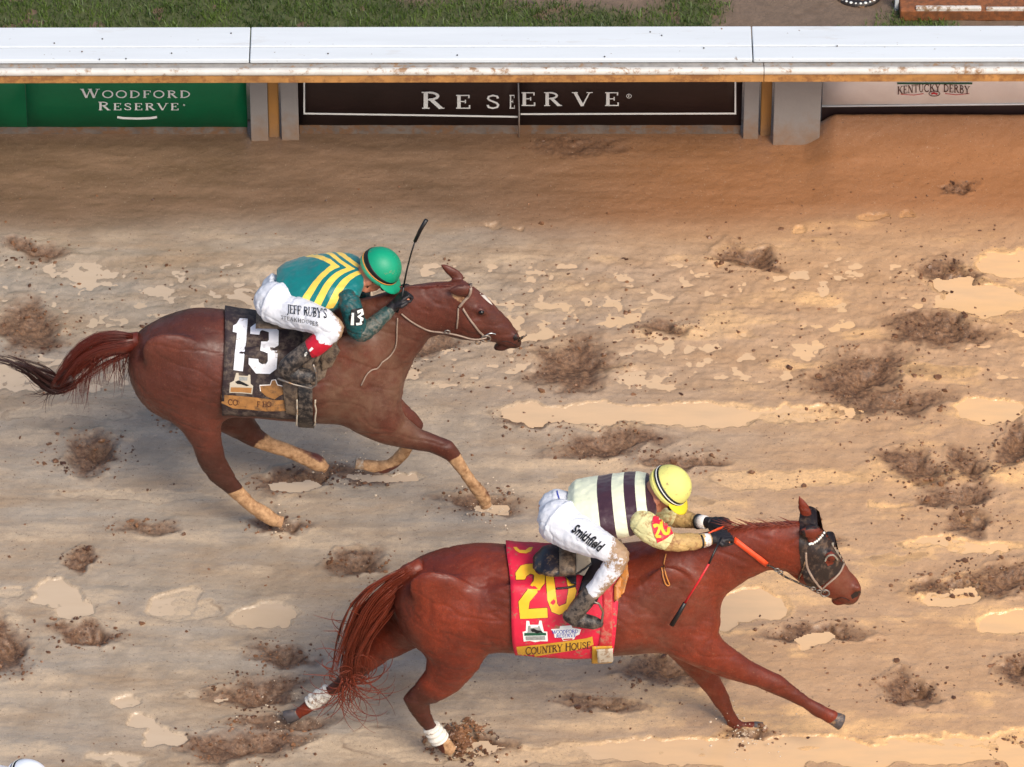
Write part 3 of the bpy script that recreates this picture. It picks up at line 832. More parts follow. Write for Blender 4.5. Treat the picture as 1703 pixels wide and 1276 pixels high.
k_, Y = banner('black_banner', 496, 1233, 135, 208, M['black_vinyl'], 'black sponsor banner with white frame line and widely spaced lettering between the posts', (863,), 0, M['base_board'], .012)
flat_text([(q, 0) for q in stroke_polys([(506, 136), (506, 187.5)], 2.6) + stroke_polys([(505, 189), (680, 191.5), (861, 194.5)], 2.8)], Y, 'frame_line', M['white_print'], k_, .006)
flat_text([(q, 0) for q in stroke_polys([(1223, 136), (1223, 187.5)], 2.6) + stroke_polys([(866, 190), (1224.3, 189)], 2.8)], Y, 'frame_line', M['white_print'], k_, .006)
def spaced(items, y0, h, wide, slope=0):
    out = []
    for ch, x, hh in items: out += text_polys(ch, x, y0 + slope * (x - 700), h * hh, 1, None, wide)[0]
    return out
for it in [('R', 698, 1.12), ('E', 755, .92), ('S', 806, .92)]: flat_text(spaced([it], 181, 25, 1.5), Y, 'letter', M['white_print'], k_, .006)
flat_text(text_polys('E', 846, 181, 23, 1, None, .55)[0], Y, 'letter', M['white_print'], k_, .006)
for it in [('E', 864, .92), ('R', 902, .92), ('V', 952, .92), ('E', 1003, .92)]: flat_text(spaced([it], 176.5, 25, 1.45), Y, 'letter', M['white_print'], k_, .0075)
flat_text([(q, 0) for q in stroke_polys(arc(1046, 160, 4, 3.4, 0, 360, 12), .9) + stroke_polys([(1045, 162), (1045, 158)], .8) + stroke_polys([(1045, 158), (1047.5, 159), (1045, 160), (1047.5, 162)], .7)], Y, 'registered_mark', M['white_print'], k_, .006)
m = MB(); a = at(862, 139, Y - .03); b = at(863, 236, Y - .03)
m.tube([a, (a + b) / 2 + Vector((.003, 0, 0)), b], .0045, 6); m.build('seam_cord', M['grey_board'], k_)
p_, Y = banner('pale_banner', 1367, 2500, 135, 175, M['pale_vinyl'], 'pale pink banner with arched dark red lettering at the right under the rail', (), -12, None, .012)
bend = lambda X: ((X - 1554) / 62) ** 2 * 4.5
flat_word('KENTUCKY DERBY', 1492, 153, 13, .98, None, .72, Y, p_, M['brown_print'], .006, bend)
flat_text([(q, 0) for q in stroke_polys([(1492, 136), (1492, 139), (1617, 139), (1617, 136)][1:3], 3)], Y, 'header_bar', M['green_print'], p_, .006)
flat_text([(q, 0) for q in stroke_polys(arc(1554, 156, 9, 4.2, 0, 360, 16), 1.2)], Y, 'emblem_ring', M['brown_print'], p_, .006)
flat_text([(q, 0) for q in stroke_polys([(1549, 156.5), (1553, 155), (1559, 157)], 3)], Y, 'emblem_rose', M['red_print'], p_, .0065)
for pts in ([(1498, 157), (1520, 158.5), (1536, 156)], [(1572, 156), (1590, 158), (1612, 156)]): flat_text([(q, 0) for q in stroke_polys(pts, 1)], Y, 'scroll_line', M['red_print'], p_, .006)
a = at(1367, 177, Y - .004); b = at(2500, 165, Y - .004)
m = MB(); m.tube([a, b], .0055, 8); m.build('hem_edge', M['white_print'], p_)
m = MB(); m.box((at(1367, 180, Y).x, Y + .02, -.1), (9, Y + .04, at(1367, 172, Y).z)); m.build('base_board', M['black_vinyl'], p_, False)

# infield grass
def grass():
    N = 20000; V = []; F = []
    y0, y1 = yz(50), yz(-40)
    gx = RNG.uniform(-3.4, 3.4, N * 2); gy = RNG.uniform(y0 - .4, y1, N * 2)
    m_ = fbm(gx * 1.3, gy * 1.6, 3, 131) + .38 - sstep(-1.4, .9, gx) * .62 + .25 * np.exp(-((gx - 1.05) / .28) ** 2)
    keep = np.where(m_ > RNG.uniform(-.05, .12, N * 2))[0][:N]
    for i in keep:
        a = RNG.uniform(0, 6.28); h = RNG.uniform(.02, .065); w = RNG.uniform(.002, .0045); l = RNG.uniform(.0, .9) * h
        b = RNG.uniform(0, 6.28)
        p = Vector((gx[i], gy[i], .018)); d = Vector((math.cos(a) * w, math.sin(a) * w, 0)); t = Vector((math.cos(b) * l, math.sin(b) * l, h))
        k = len(V)
        V += [p - d, p + d, p + d * .7 + t * .55, p - d * .7 + t * .55, p + t + Vector((0, 0, -.2 * l))]
        F += [(k, k + 1, k + 2, k + 3), (k + 3, k + 2, k + 4)]
    m = bpy.data.meshes.new('grass'); m.from_pydata(V, [], F)
    t = NT('grass_blades')
    n = t.noise(3, 5); g2 = t.noise(90, 3)
    col = t.mix(t.ramp(n, [(.35, 0), (.65, 1)]), srgb(50, 72, 28), srgb(92, 114, 48))
    col = t.mix(t.ramp(g2, [(.6, 0), (.75, .4)]), col, srgb(140, 142, 88))
    t.done(col, .5)
    tag(finish('grass', m, t.m, None, False), 'short patchy green grass on the infield behind the rail', 'grass', None, 'stuff')
    # turf mat below the blades
    XS2 = np.linspace(-3.6, 3.6, 220); YS2 = np.linspace(YR + .12, y1 + .2, 90)
    G, HH = np.meshgrid(XS2, YS2)
    mk_ = sstep(-.05, .22, fbm(G * 1.3, HH * 1.6, 3, 131) + .38 - sstep(-1.4, .9, G) * .62 + .25 * np.exp(-((G - 1.05) / .28) ** 2))
    mb = MB()
    mb.grid([[(G[j, i], HH[j, i], .024 + .008 * float(fbm(np.array([G[j, i] * 9]), np.array([HH[j, i] * 9]), 2, 7)[0])) for i in range(220)] for j in range(90)])
    mesh = mb.mesh('infield_soil'); attr_col(mesh, 'turf', np.stack([mk_, mk_, mk_], -1).reshape(-1, 3).astype(np.float32))
    t = NT('infield_soil')
    k = t.attr('turf')
    s = t.mix(t.noise(22, 5), srgb(88, 74, 60), srgb(134, 112, 94))
    gcol = t.mix(t.noise(40, 5), srgb(46, 58, 28), srgb(84, 98, 46))
    col = t.mix(t.math('MULTIPLY', k[0], .85), s, gcol)
    t.bump(t.noise(60, 5), .6, .012)
    t.done(col, .75)
    tag(finish('infield_soil', mesh, t.m, None, True), 'bare and grassy soil of the infield behind the rail', None, None, 'structure')
grass()

# things at the infield edge, top right
def infield_things():
    Yb = yz(-30)
    p = gnd(1427, -14, .03)
    w = thing('drain_cover', (p.x, p.y, .02), 'dark round iron drain cover with pale rim in the bare soil behind the rail', 'drain')
    m = MB(); R = []
    for rr, zz in ((.001, .05), (.07, .05), (.085, .03), (.11, .03), (.125, .05), (.15, .045), (.155, .0)):
        R.append([p + Vector((math.cos(t) * rr, math.sin(t) * rr, zz - .03)) for t in [2 * math.pi * i / 32 for i in range(32)]])
    m.rings(R); m.build('cover_plate', M['iron'], w)
    for k in range(14):
        t = math.radians(190 + k * 12)
        m = MB(); m.ball(p + Vector((math.cos(t) * .142, math.sin(t) * .142, .016)), .007 + .002 * (k % 3), (1, 1, .6), 8, 6); m.build('rim_bolt', M['white_print'], w)
    a = gnd(1488, 34, .02); b = gnd(2100, 34, .02)
    t = thing('timber_bed', (a.x + .5, a.y + .3, .02), 'reddish timber bed with peeling white edge in the top right corner', 'planter')
    m = MB(); m.box((a.x + .03, gnd(1500, 18, .1).y, .02), (b.x, a.y + .9, .10)); m.build('soil_top', M['timber'], t, False, .01)
    m = MB(); x0 = at(1523, 15, a.y).x; yy = gnd(1523, 15.5, .11).y
    m.box((x0, yy, .09), (at(1632, 15, a.y).x, yy + .03, .118)); m.build('edge_strip', M['peeling_white'], t, False, .006)
    m = MB(); m.box((at(1640, 15, a.y).x, yy, .09), (b.x, yy + .024, .114)); m.build('edge_strip', M['peeling_white'], t, False, .006)
    m = MB(); q = gnd(1491, 19, .02); m.box((q.x - .012, q.y, .02), (q.x + .012, q.y + .03, .22)); m.build('corner_post', M['white_vinyl'], t, False, .004)
infield_things()

exec_horses = True

# ------------------------------------------------------------------ horses
def sec(Y, x1, y1, x2, y2, b, n=22, squ=1.0):
    """cross-section ring whose silhouette runs through two pixels; b = half width across, metres"""
    p1, p2 = at(x1, y1, Y), at(x2, y2, Y)
    c = (p1 + p2) / 2; U = (p1 - p2) / 2
    L = math.hypot(x1 - x2, y1 - y2) / 2 / pxm(Y)
    nyy = abs(y1 - y2) / (2 * L * pxm(Y))
    bs = b * SP * nyy
    a = math.sqrt(max(L * L - bs * bs, (.45 * L) ** 2))
    U = U * (a / L)
    R = []
    for i in range(n):
        t = 2 * math.pi * i / n
        R.append(c + U * math.cos(t) + Vector((0, b * math.sin(t), 0)))
    return R
def loft(mb, Y, st, n=22):
    mb.rings([sec(Y, *(s if len(s) == 5 else (s[0], s[1], s[0] + .01, s[2], s[3])), n=n) for s in st])
def limb(mb, Y, st, lat=.85, n=14):
    """st: (px, py, r_px, y offset)"""
    s = pxm(Y)
    pts = [at(x, y, Y + dy) for x, y, r, dy in st]
    mb.tube(pts, [r / s for x, y, r, dy in st], n, lat)
    mb.ball(pts[0], st[0][2] / s * .92, (1, lat, 1)); mb.ball(pts[-1], st[-1][2] / s * .9, (1, lat, 1))
    return pts
def leg_pts(Y, st): return np.array([at(x, y, Y + dy)[:] for x, y, r, dy in st])
def seg_dist(P, a, b):
    ab = b - a; t = np.clip(((P - a) @ ab) / (ab @ ab), 0, 1)
    return np.linalg.norm(P - (a + t[:, None] * ab), axis=1)

def hoof(Y, px, py, dx, dy, size, yoff, mat, parent, sole=False):
    """(px,py) coronet centre, (dx,dy) image direction down the hoof, size px"""
    s = pxm(Y); c = at(px, py, Y + yoff); t = (at(px + dx, py + dy, Y + yoff) - c).normalized()
    side = Vector((0, 1, 0)); u = t.cross(side).normalized()
    m = MB(); R = []
    for k, (d, r) in enumerate(((-.22, .60), (-.1, .80), (.05, .86), (.55, .98), (.95, 1.06), (1.0, 1.0), (.93, .72))):
        R.append([c + t * (d * size / s) + (u * math.cos(a) * 1.08 + side * math.sin(a) * .86) * (r * size * .62 / s) + t * (-.12 * math.cos(a) * size / s * max(d, 0)) for a in [2 * math.pi * i / 20 for i in range(20)]])
    m.rings(R)
    o = m.build('hoof', mat, parent)
    return o

def strands(name, fn, n, mat, parent, r=.0022, sub=None):
    mb = MB()
    for i in range(n):
        pts, r0 = fn(i)
        k = len(pts)
        rad = [r0 * (1 - .75 * (j / (k - 1)) ** 1.5) for j in range(k)]
        mb.tube(pts, rad, 4, 1, Vector((0.3, .8, .5)), True)
    o = mb.build(name, mat, parent, True)
    return o

def guide(pts, t):
    """position on a polyline of tuples, t in 0..1 (uniform by index)"""
    f = t * (len(pts) - 1); i = min(int(f), len(pts) - 2); u = f - i
    a, b = pts[i], pts[i + 1]
    return [a[k] + (b[k] - a[k]) * u for k in range(len(a))]
def smoothpath(pts, it=2):
    for _ in range(it):
        q = [pts[0]]
        for a, b in zip(pts, pts[1:]):
            q.append(tuple(a[k] * .75 + b[k] * .25 for k in range(len(a)))); q.append(tuple(a[k] * .25 + b[k] * .75 for k in range(len(a))))
        q.append(pts[-1]); pts = q
    return pts

class Horse: pass

def build_horse(c):
    h = Horse(); Y = c['Y']; h.Y = Y; s = pxm(Y); h.c = c
    mb = MB()
    loft(mb, Y, c['trunk'], 28)
    loft(mb, Y, c['neck'], 22)
    loft(mb, Y, c['head'], 18)
    for st, lat in c['legs']: limb(mb, Y, st, lat)
    for px, py, rx, ry, rot, dy, dep in c['muscle']:
        if abs(dy) > .15: dep *= .45
        cc = at(px, py, Y + dy); ca, sa = math.cos(rot), math.sin(rot)
        mb.ellip(cc, (Vector((ca * rx / s, 0, -sa * rx / s)), Vector((0, dep, 0)), Vector((sa * ry / s, 0, ca * ry / s))))
    for (bx, by), (tx, ty), w, dy, lean in c['ears']:
        a = at(bx, by, Y + dy); b = at(tx, ty, Y + dy + lean); rad = []; pts = []
        for k in range(7):
            t = k / 6; pts.append(a.lerp(b, t)); rad.append(w / s * (.62 + 1.1 * t - 1.62 * t * t) + .004)
        mb.tube(pts, rad, 10, .55)
    m = remesh(mb, 'horse_body', .0088, 12, .5)
    P = coords(m); N = normals(m)
    ed = np.empty(len(m.edges) * 2, np.int32); m.edges.foreach_get('vertices', ed); ed = ed.reshape(-1, 2)
    deg = np.bincount(ed.ravel(), minlength=len(P)).astype(np.float32)
    xl, xr_ = at(c['relax'][0], 900, Y).x, at(c['relax'][1], 900, Y).x
    w = sstep(.55, .85, P[:, 2]) * (1 - sstep(xr_ - .25, xr_, P[:, 0])) * sstep(xl - .02, xl + .05, P[:, 0])
    Q_ = P.astype(np.float64)
    for it in range(70):
        acc = np.stack([np.bincount(ed[:, 0], Q_[ed[:, 1], a], len(P)) + np.bincount(ed[:, 1], Q_[ed[:, 0], a], len(P)) for a in range(3)], 1) / deg[:, None]
        k_ = .62 if it % 2 == 0 else -.56
        Q_ = Q_ + (acc - Q_) * (w * k_)[:, None]
    for it in range(110):
        acc = np.stack([np.bincount(ed[:, 0], Q_[ed[:, 1], a], len(P)) + np.bincount(ed[:, 1], Q_[ed[:, 0], a], len(P)) for a in range(3)], 1) / deg[:, None]
        Q_ = Q_ + (acc - Q_) * (w * .6)[:, None]
    P = Q_.astype(np.float32); set_coords(m, P); N = normals(m)
    # muscle relief
    d = .006 * noise3(P, 6, 3) + .0025 * noise3(P, 18, 9)
    fold = np.clip(.085 - np.abs(noise3(P * np.array([.8, 1, 1.25], np.float32), 7.5, 29)), 0, 1) + .6 * np.clip(.07 - np.abs(noise3(P, 15, 37)), 0, 1)
    P = P + N * (d - .045 * fold)[:, None].astype(np.float32); set_coords(m, P)
    mask = np.zeros((len(P), 3), np.float32)
    for a, b, r0, r1, ch, amt in c['paint']:
        A = np.array(at(a[0], a[1], Y + a[2])); B = np.array(at(b[0], b[1], Y + b[2]))
        dd = seg_dist(P, A, B)
        mask[:, ch] = np.maximum(mask[:, ch], amt * (1 - sstep(r0 / s, r1 / s, dd)))
    attr_col(m, 'masks', mask)
    h.mesh = m; h.bvh = bvh_of(m)
    root = thing('race_horse', (at(c['base'][0], c['base'][1], Y).x, Y, 0), c['label'], 'horse', 'galloping race horses')
    h.root = root
    finish('body', m, M[c['coat']], root, True)
    for hf in c['hooves']: hoof(Y, *hf, root)
    for pts, r in c.get('wraps', []):
        w = MB(); n = 26; P_ = []; R_ = []
        for k in range(n):
            t = k / (n - 1); x, y, dy, rr = guide(pts, t)
            P_.append(at(x, y, Y + dy)); R_.append(rr / s * (1 + .07 * math.sin(t * r * 2 * math.pi)))
        w.tube(P_, R_, 16, .95); w.build('leg_wrap', M['wrap'], root)
    return h

def ribbon(h, px, r, name, mat, parent, off=.003, bvh=None, close=False, lat=1.0):
    """strap lying on the horse along a list of pixels"""
    pts = []
    px = smoothpath([tuple(p) for p in px], 2)
    for x, y in px:
        p = drape_pt(x, y, bvh or h.bvh, off)
        if p is not None and (not pts or (p - pts[-1]).length < .25): pts.append(p)
    if len(pts) < 2: return None
    m = MB(); m.tube(pts, r, 8, lat); return m.build(name, mat, parent)

def radial(h, xl, xr, phi0, phi1, zc, nx_=14, nphi=40, off=.01, wave=0.0):
    """shell that hugs the barrel between angles (0 = up, + = near side); xl/xr(phi) are pixels"""
    Y = h.Y; G = []
    for i in range(nphi + 1):
        ph = math.radians(phi0 + (phi1 - phi0) * i / nphi); row = []
        for j in range(nx_ + 1):
            f = i / nphi
            a, b = xl(math.degrees(ph)), xr(math.degrees(ph))
            X = at(a + (b - a) * j / nx_, zc, Y)
            o = Vector((X.x, Y, X.z)); d = Vector((0, -math.sin(ph), math.cos(ph)))
            hit = h.bvh.ray_cast(o, d)
            rr = (hit[0] - o).length if hit[0] is not None else .3
            row.append(o + d * (rr + off + wave * (math.sin(j * 1.1 + i * .35) + math.sin(i * .6 + j * .3))))
        G.append(row)
    return G

# --- chestnut number 20
Y20 = gnd(850, 1238).y
H20 = dict(Y=Y20, base=(930, 1238), relax=(650, 1240), coat='coat_red',
  label='bright chestnut race horse in a dark eye hood at full stretch in the foreground',
  trunk=[(654,978,1012,.05),(663,948,1048,.13),(685,930,1078,.20),(720,914,1086,.245),(760,905,1086,.27),(800,902,1082,.275),(840,905,1084,.275),(900,909,1090,.285),
         (960,910,1093,.295),(1020,905,1091,.29),(1070,898,1086,.265),(1120,897,1084,.235),(1160,902,1080,.19),(1186,930,1070,.14),(1198,975,1052,.06)],
  neck=[(1085,898,1130,1075,.17),(1150,890,1185,1040,.145),(1200,877,1206,992,.115),(1235,872,1240,966,.095),(1280,868,1276,948,.085),(1320,866,1304,950,.085),(1345,868,1326,962,.088)],
  head=[(1330,868,1312,955,.075),(1356,869,1328,968,.09),(1374,884,1348,984,.098),(1392,908,1362,990,.092),(1406,934,1374,993,.078),(1418,952,1386,996,.066),
        (1428,964,1396,1001,.062),(1434,976,1408,1005,.056),(1433,986,1418,1003,.03)],
  legs=[([(745,1000,80,-.05),(755,1060,66,-.14),(757,1098,50,-.155),(735,1132,35,-.155),(706,1154,26,-.15),(692,1164,24,-.15),(700,1185,18,-.15),(713,1206,13,-.15),(724,1220,13,-.15),(733,1231,16,-.15),(743,1243,15,-.15),(748,1247,13,-.15)], .62),
        ([(715,1010,70,.10),(668,1048,44,.14),(630,1078,29,.15),(600,1105,21,.15),(582,1126,16,.15),(558,1144,11,.15),(530,1160,10,.15),(512,1176,12.5,.15),(498,1186,11,.15),(487,1192,10,.15)], .8),
        ([(1120,1010,62,-.07),(1150,1068,46,-.14),(1192,1094,34,-.14),(1236,1116,24,-.13),(1268,1128,19,-.13),(1290,1138,19,-.13),(1310,1150,15,-.13),(1342,1169,11,-.13),(1360,1181,13.5,-.13),(1374,1188,12,-.13),(1384,1193,14,-.13)], .72),
        ([(1130,1050,44,.12),(1158,1100,28,.14),(1174,1124,21,.14),(1192,1150,17,.14),(1201,1166,16,.14),(1210,1184,11.5,.14),(1219,1201,12.5,.14),(1232,1210,12,.14),(1246,1209,11,.14),(1258,1207,9,.14)], .8)],
  muscle=[(735,985,66,48,.5,-.17,.10),(790,1040,40,46,0,-.19,.07),(1120,985,44,66,-.35,-.17,.09),(1165,1035,36,36,0,-.11,.09),(1165,1035,36,36,0,.11,.09),
          (735,985,66,48,.5,.17,.10),(1080,1010,46,60,0,-.2,.07),(1352,952,26,24,.6,-.055,.05),(1352,952,26,24,.6,.055,.05),(1425,978,9,7,.5,-.045,.02),(1400,994,20,9,-.5,0,.05),(1384,925,12,8,.8,-.078,.018),(860,1010,60,60,0,-.2,.09)],
  ears=[((1348,872),(1328,824),12,.055,.02),((1362,888),(1331,882),16,-.06,-.03)],
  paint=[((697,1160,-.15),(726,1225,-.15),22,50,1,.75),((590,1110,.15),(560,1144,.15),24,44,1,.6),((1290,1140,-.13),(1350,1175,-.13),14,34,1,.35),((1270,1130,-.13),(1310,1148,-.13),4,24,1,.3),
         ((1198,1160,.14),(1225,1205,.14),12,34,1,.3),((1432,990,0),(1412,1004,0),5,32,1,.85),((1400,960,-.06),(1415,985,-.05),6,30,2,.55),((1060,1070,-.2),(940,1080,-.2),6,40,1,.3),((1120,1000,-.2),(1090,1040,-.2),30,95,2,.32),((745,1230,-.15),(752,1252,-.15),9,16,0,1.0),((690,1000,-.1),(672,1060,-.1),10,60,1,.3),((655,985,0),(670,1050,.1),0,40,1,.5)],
  hooves=[(742,1241,.75,.62,15,-.15,M['hoof_mud']),(494,1188,-.95,.30,19,.15,M['hoof']),(1383,1193,.95,.5,21,-.13,M['hoof']),(1254,1207,.95,.25,15,.14,M['hoof'])],
  wraps=[([(717,1209,-.15,14.5),(723,1218,-.15,15.5),(731,1229,-.15,17.5)],3),([(548,1149,.15,13),(530,1160,.15,14),(517,1170,.15,15)],3)])
h20 = build_horse(H20)

def eye_at(h, px, py, r=.017):
    p = drape_pt(px, py, h.bvh, -.006); m = MB(); m.ball(p, r, (1, .8, .8)); return m.build('eye', M['eye'], h.root)
def nostril_at(h, poly): return drape_poly(poly, h.bvh, .0015, 'nostril', M['nostril'], h.root, 3)

nostril_at(h20, [(1415,990),(1422,984),(1431,983),(1432,988),(1424,993),(1417,996)])
ribbon(h20, [(1387,998),(1396,994),(1404,994),(1413,999)], .002, 'mouth_line', M['nostril'], h20.root, .001)
T = [(690,948,17),(660,972,23),(634,996,27),(612,1022,28),(596,1052,25),(584,1086,22),(577,1118,21),(578,1140,22)]
CL = [(RNG.normal(0, .5), RNG.normal(0, .04), RNG.uniform(0, 6.28), RNG.uniform(.5, 1.0)) for _ in range(34)]
def tail20(i):
    cl = CL[i % 34]; a, b = cl[0] + RNG.normal(0, .10), cl[1] + RNG.normal(0, .010)
    a = max(-1.0, min(1.0, a)); t1 = min(1, cl[3] + RNG.uniform(-.1, .1)); t0 = RNG.uniform(0, .3) if i % 3 else 0; pts = []
    wv = cl[2] + RNG.uniform(-.4, .4)
    for k in range(13):
        t = t0 + (t1 - t0) * k / 12
        x, y, w = guide(T, t); x0, y0, _ = guide(T, max(0, t - .08)); x1, y1, _ = guide(T, min(1, t + .08))
        L = math.hypot(x1 - x0, y1 - y0); nx_, ny_ = -(y1 - y0) / L, (x1 - x0) / L
        o = a * w * (.85 + .55 * t) + 3.2 * math.sin(wv + t * 9)
        pts.append(at(x + nx_ * o, y + ny_ * o, Y20 + b * (.6 + t) + .015 * math.sin(wv + 5 * t)))
    return pts, RNG.uniform(.0015, .0031)
strands('tail', tail20, 760, M['hair_red'], h20.root)
def curls20(i):
    t = RNG.uniform(.45, 1.0); x, y, w = guide(T, t); o = RNG.uniform(-1, 1) * w
    x += o; y += RNG.uniform(-6, 6); pts = []
    kind = RNG.random()
    if kind < .33: ang, cur, L = RNG.uniform(-.2, .9), RNG.uniform(-.5, .55), RNG.uniform(70, 120); x, y = 578 + RNG.uniform(-10, 12), 1132 + RNG.uniform(-10, 10); cur *= 1.2
    elif kind < .72: ang, cur, L = RNG.uniform(1.2, 2.2), RNG.uniform(-.3, .3), RNG.uniform(55, 110); x, y = 577 + RNG.uniform(-12, 12), 1135 + RNG.uniform(-14, 8)
    elif kind < .9: ang, cur, L = RNG.uniform(3.0, 4.0), RNG.uniform(-.3, .3), RNG.uniform(25, 60); x -= w * .5
    else: ang, cur, L = RNG.uniform(2.2, 3.4), RNG.uniform(-.3, .3), RNG.uniform(20, 40)
    dy = RNG.uniform(-.06, .06)
    for k in range(14):
        pts.append(at(x, y, Y20 + dy * (1 + k / 13)))
        x += math.cos(ang) * L / 13; y += math.sin(ang) * L / 13 * .9; ang += cur * (.4 + k / 13)
    return pts, RNG.uniform(.0018, .0036)
strands('tail_wisp', curls20, 90, M['hair_red'], h20.root)['kind'] = 'stuff'
m = MB(); m.tube([at(x, y, Y20) for x, y in ((704,940),(680,954),(650,982),(626,1006),(606,1038))], [.045,.055,.045,.03,.012], 12, .9); m.build('tail_dock', M['hair_red'], h20.root)
def mane20(i):
    x = RNG.uniform(1215, 1330); y0 = 871 - (x - 1215) * .04
    p0 = drape_pt(x, y0 + 5, h20.bvh, .0); pts = []
    if p0 is None: p0 = at(x, y0 + 4, Y20)
    L = RNG.uniform(.05, .13); up = RNG.uniform(-.5, .55) if i % 4 else RNG.uniform(.3, .8)
    for k in range(7):
        t = k / 6
        pts.append(p0 + Vector((-L * t * .95, -.008 - .02 * t * (1 if i % 2 else 0), up * L * t * .8 - .06 * t * t * (i % 2))))
    return pts, RNG.uniform(.0016, .003)
strands('mane', mane20, 150, M['hair_red'], h20.root)

# dark hood with bead browband and grey mesh face cover
def hood():
    root = thing('blinker_hood', at(1350, 930, Y20), 'muddy dark brown eye hood with white beaded browband worn on the chestnut head', 'blinker hood')
    outer = [(1330,866),(1346,866),(1362,868),(1376,886),(1388,902),(1400,916),(1408,933),(1402,944),(1394,953),(1384,960),(1370,972),(1356,978),(1346,978),(1338,965),(1332,940),(1329,910)]
    drape_poly(outer, h20.bvh, .004, 'hood_cloth', M['hood_mesh'], root, 4)
    drape_poly([(1384,899),(1390,905),(1398,916),(1404,930),(1401,936),(1394,926),(1386,914),(1381,905)], h20.bvh, .0065, 'face_mesh', M['mesh_grey'], root, 4)
    drape_poly([(1374,922),(1383,918),(1389,927),(1384,938),(1376,941),(1371,932)], h20.bvh, .0062, 'eye_opening', M['coat_red'], root, 3)
    ribbon(h20, [(1371,932),(1377,924),(1386,922),(1391,930)], .005, 'eye_cup', M['mesh_grey'], root, .008)
    drape_poly([(1338,882),(1352,880),(1366,880),(1366,890),(1354,902),(1344,900)], h20.bvh, .0062, 'ear_opening', M['coat_red'], root, 3)
    for k in range(9):
        t = k / 8; x = 1346 + 22 * t; y = 904.5 - 6 * t - 11 * t * t
        p = drape_pt(x, y, h20.bvh, .010)
        m = MB(); m.ball(p, .0072, (1, 1, 1), 8, 6); m.build('browband_bead', M['white_print'], root)
    far = MB(); V, F = cut_poly(outer, 5); drape(far, V, F, h20.bvh, .004)
    far.V = [(v[0], 2 * Y20 - v[1], v[2]) for v in far.V]; far.build('hood_cloth', M['hood_mesh'], root)
hood()
eye_at(h20, 1380, 931, .016)

def bridle20():
    root = thing('bridle', at(1385, 960, Y20), 'dark leather bridle with orange gripped reins on the hooded chestnut', 'bridle')
    ribbon(h20, [(1340,918),(1341,940),(1350,958),(1362,975),(1372,983)], .0065, 'cheek_strap', M['pale_rein'], root, .007)
    ribbon(h20, [(1402,938),(1396,952),(1386,962),(1376,970),(1368,978)], .0055, 'noseband', M['pale_rein'], root, .006)
    ribbon(h20, [(1340,930),(1334,950),(1330,962)], .005, 'throat_latch', M['bridle_leather'], root, .007)
    p = drape_pt(1372, 983, h20.bvh, .012)
    m = MB(); m.tube([p + Vector((math.cos(t) * .022, -.003, math.sin(t) * .022)) for t in [2 * math.pi * i / 20 for i in range(21)]], .005, 8); m.build('bit_ring', M['dull_steel'], root)
    m = MB(); m.tube([p, Vector((p.x, 2 * Y20 - p.y, p.z))], .006, 8); m.build('bit', M['dull_steel'], root)
    # orange grip, then the rein runs below the neck to the bit
    A = drape_pt(1222, 898, h20.bvh, .012); B = drape_pt(1273, 936, h20.bvh, .012)
    n = 10; G = [[], []]
    for k in range(n + 1):
        t = k / n; x, y = 1221 + 54 * t, 897 + 40 * t
        for j, (ox, oy) in enumerate(((2.4, -3.6), (-2.4, 3.6))):
            q = drape_pt(x + ox, y + oy, h20.bvh, .010)
            G[j].append(q if q is not None else at(x + ox, y + oy, Y20 - .1))
    m = MB(); m.grid(G); m.build('rein_grip', M['orange_rein'], root, True, 0, .003)
    pts = [G[0][-1].lerp(G[1][-1], .5)] + [at(x, y, Y20 - .11) for x, y in ((1288,945),(1302,958),(1320,966),(1340,975),(1358,981))] + [p]
    m = MB(); m.tube([Vector(q) for q in smoothpath([tuple(q) for q in pts], 2)], .0055, 8); m.build('rein', M['bridle_leather'], root)
    m = MB(); m.tube([at(x, y, Y20 + .09) for x, y in ((1212,872),(1270,905),(1300,938),(1340,965),(1372,980))], .005, 8); m.build('rein', M['bridle_leather'], root)
    m = MB(); a, b = at(1178, 888, Y20 - .10), at(1212, 874, Y20 + .04)
    m.tube([a, a.lerp(b, .5) + Vector((0, 0, .005)), b], .011, 8, .5); m.build('rein_grip', M['orange_rein'], root)
    for x, y in ((1292,948),(1298,952),(1352,979),(1362,984)):
        q = at(x, y, Y20 - .115); m = MB(); m.tube([q + Vector((math.cos(t) * .012, 0, math.sin(t) * .010)) for t in [2 * math.pi * i / 12 for i in range(13)]], .004, 6); m.build('buckle', M['dull_steel'], root)
bridle20()

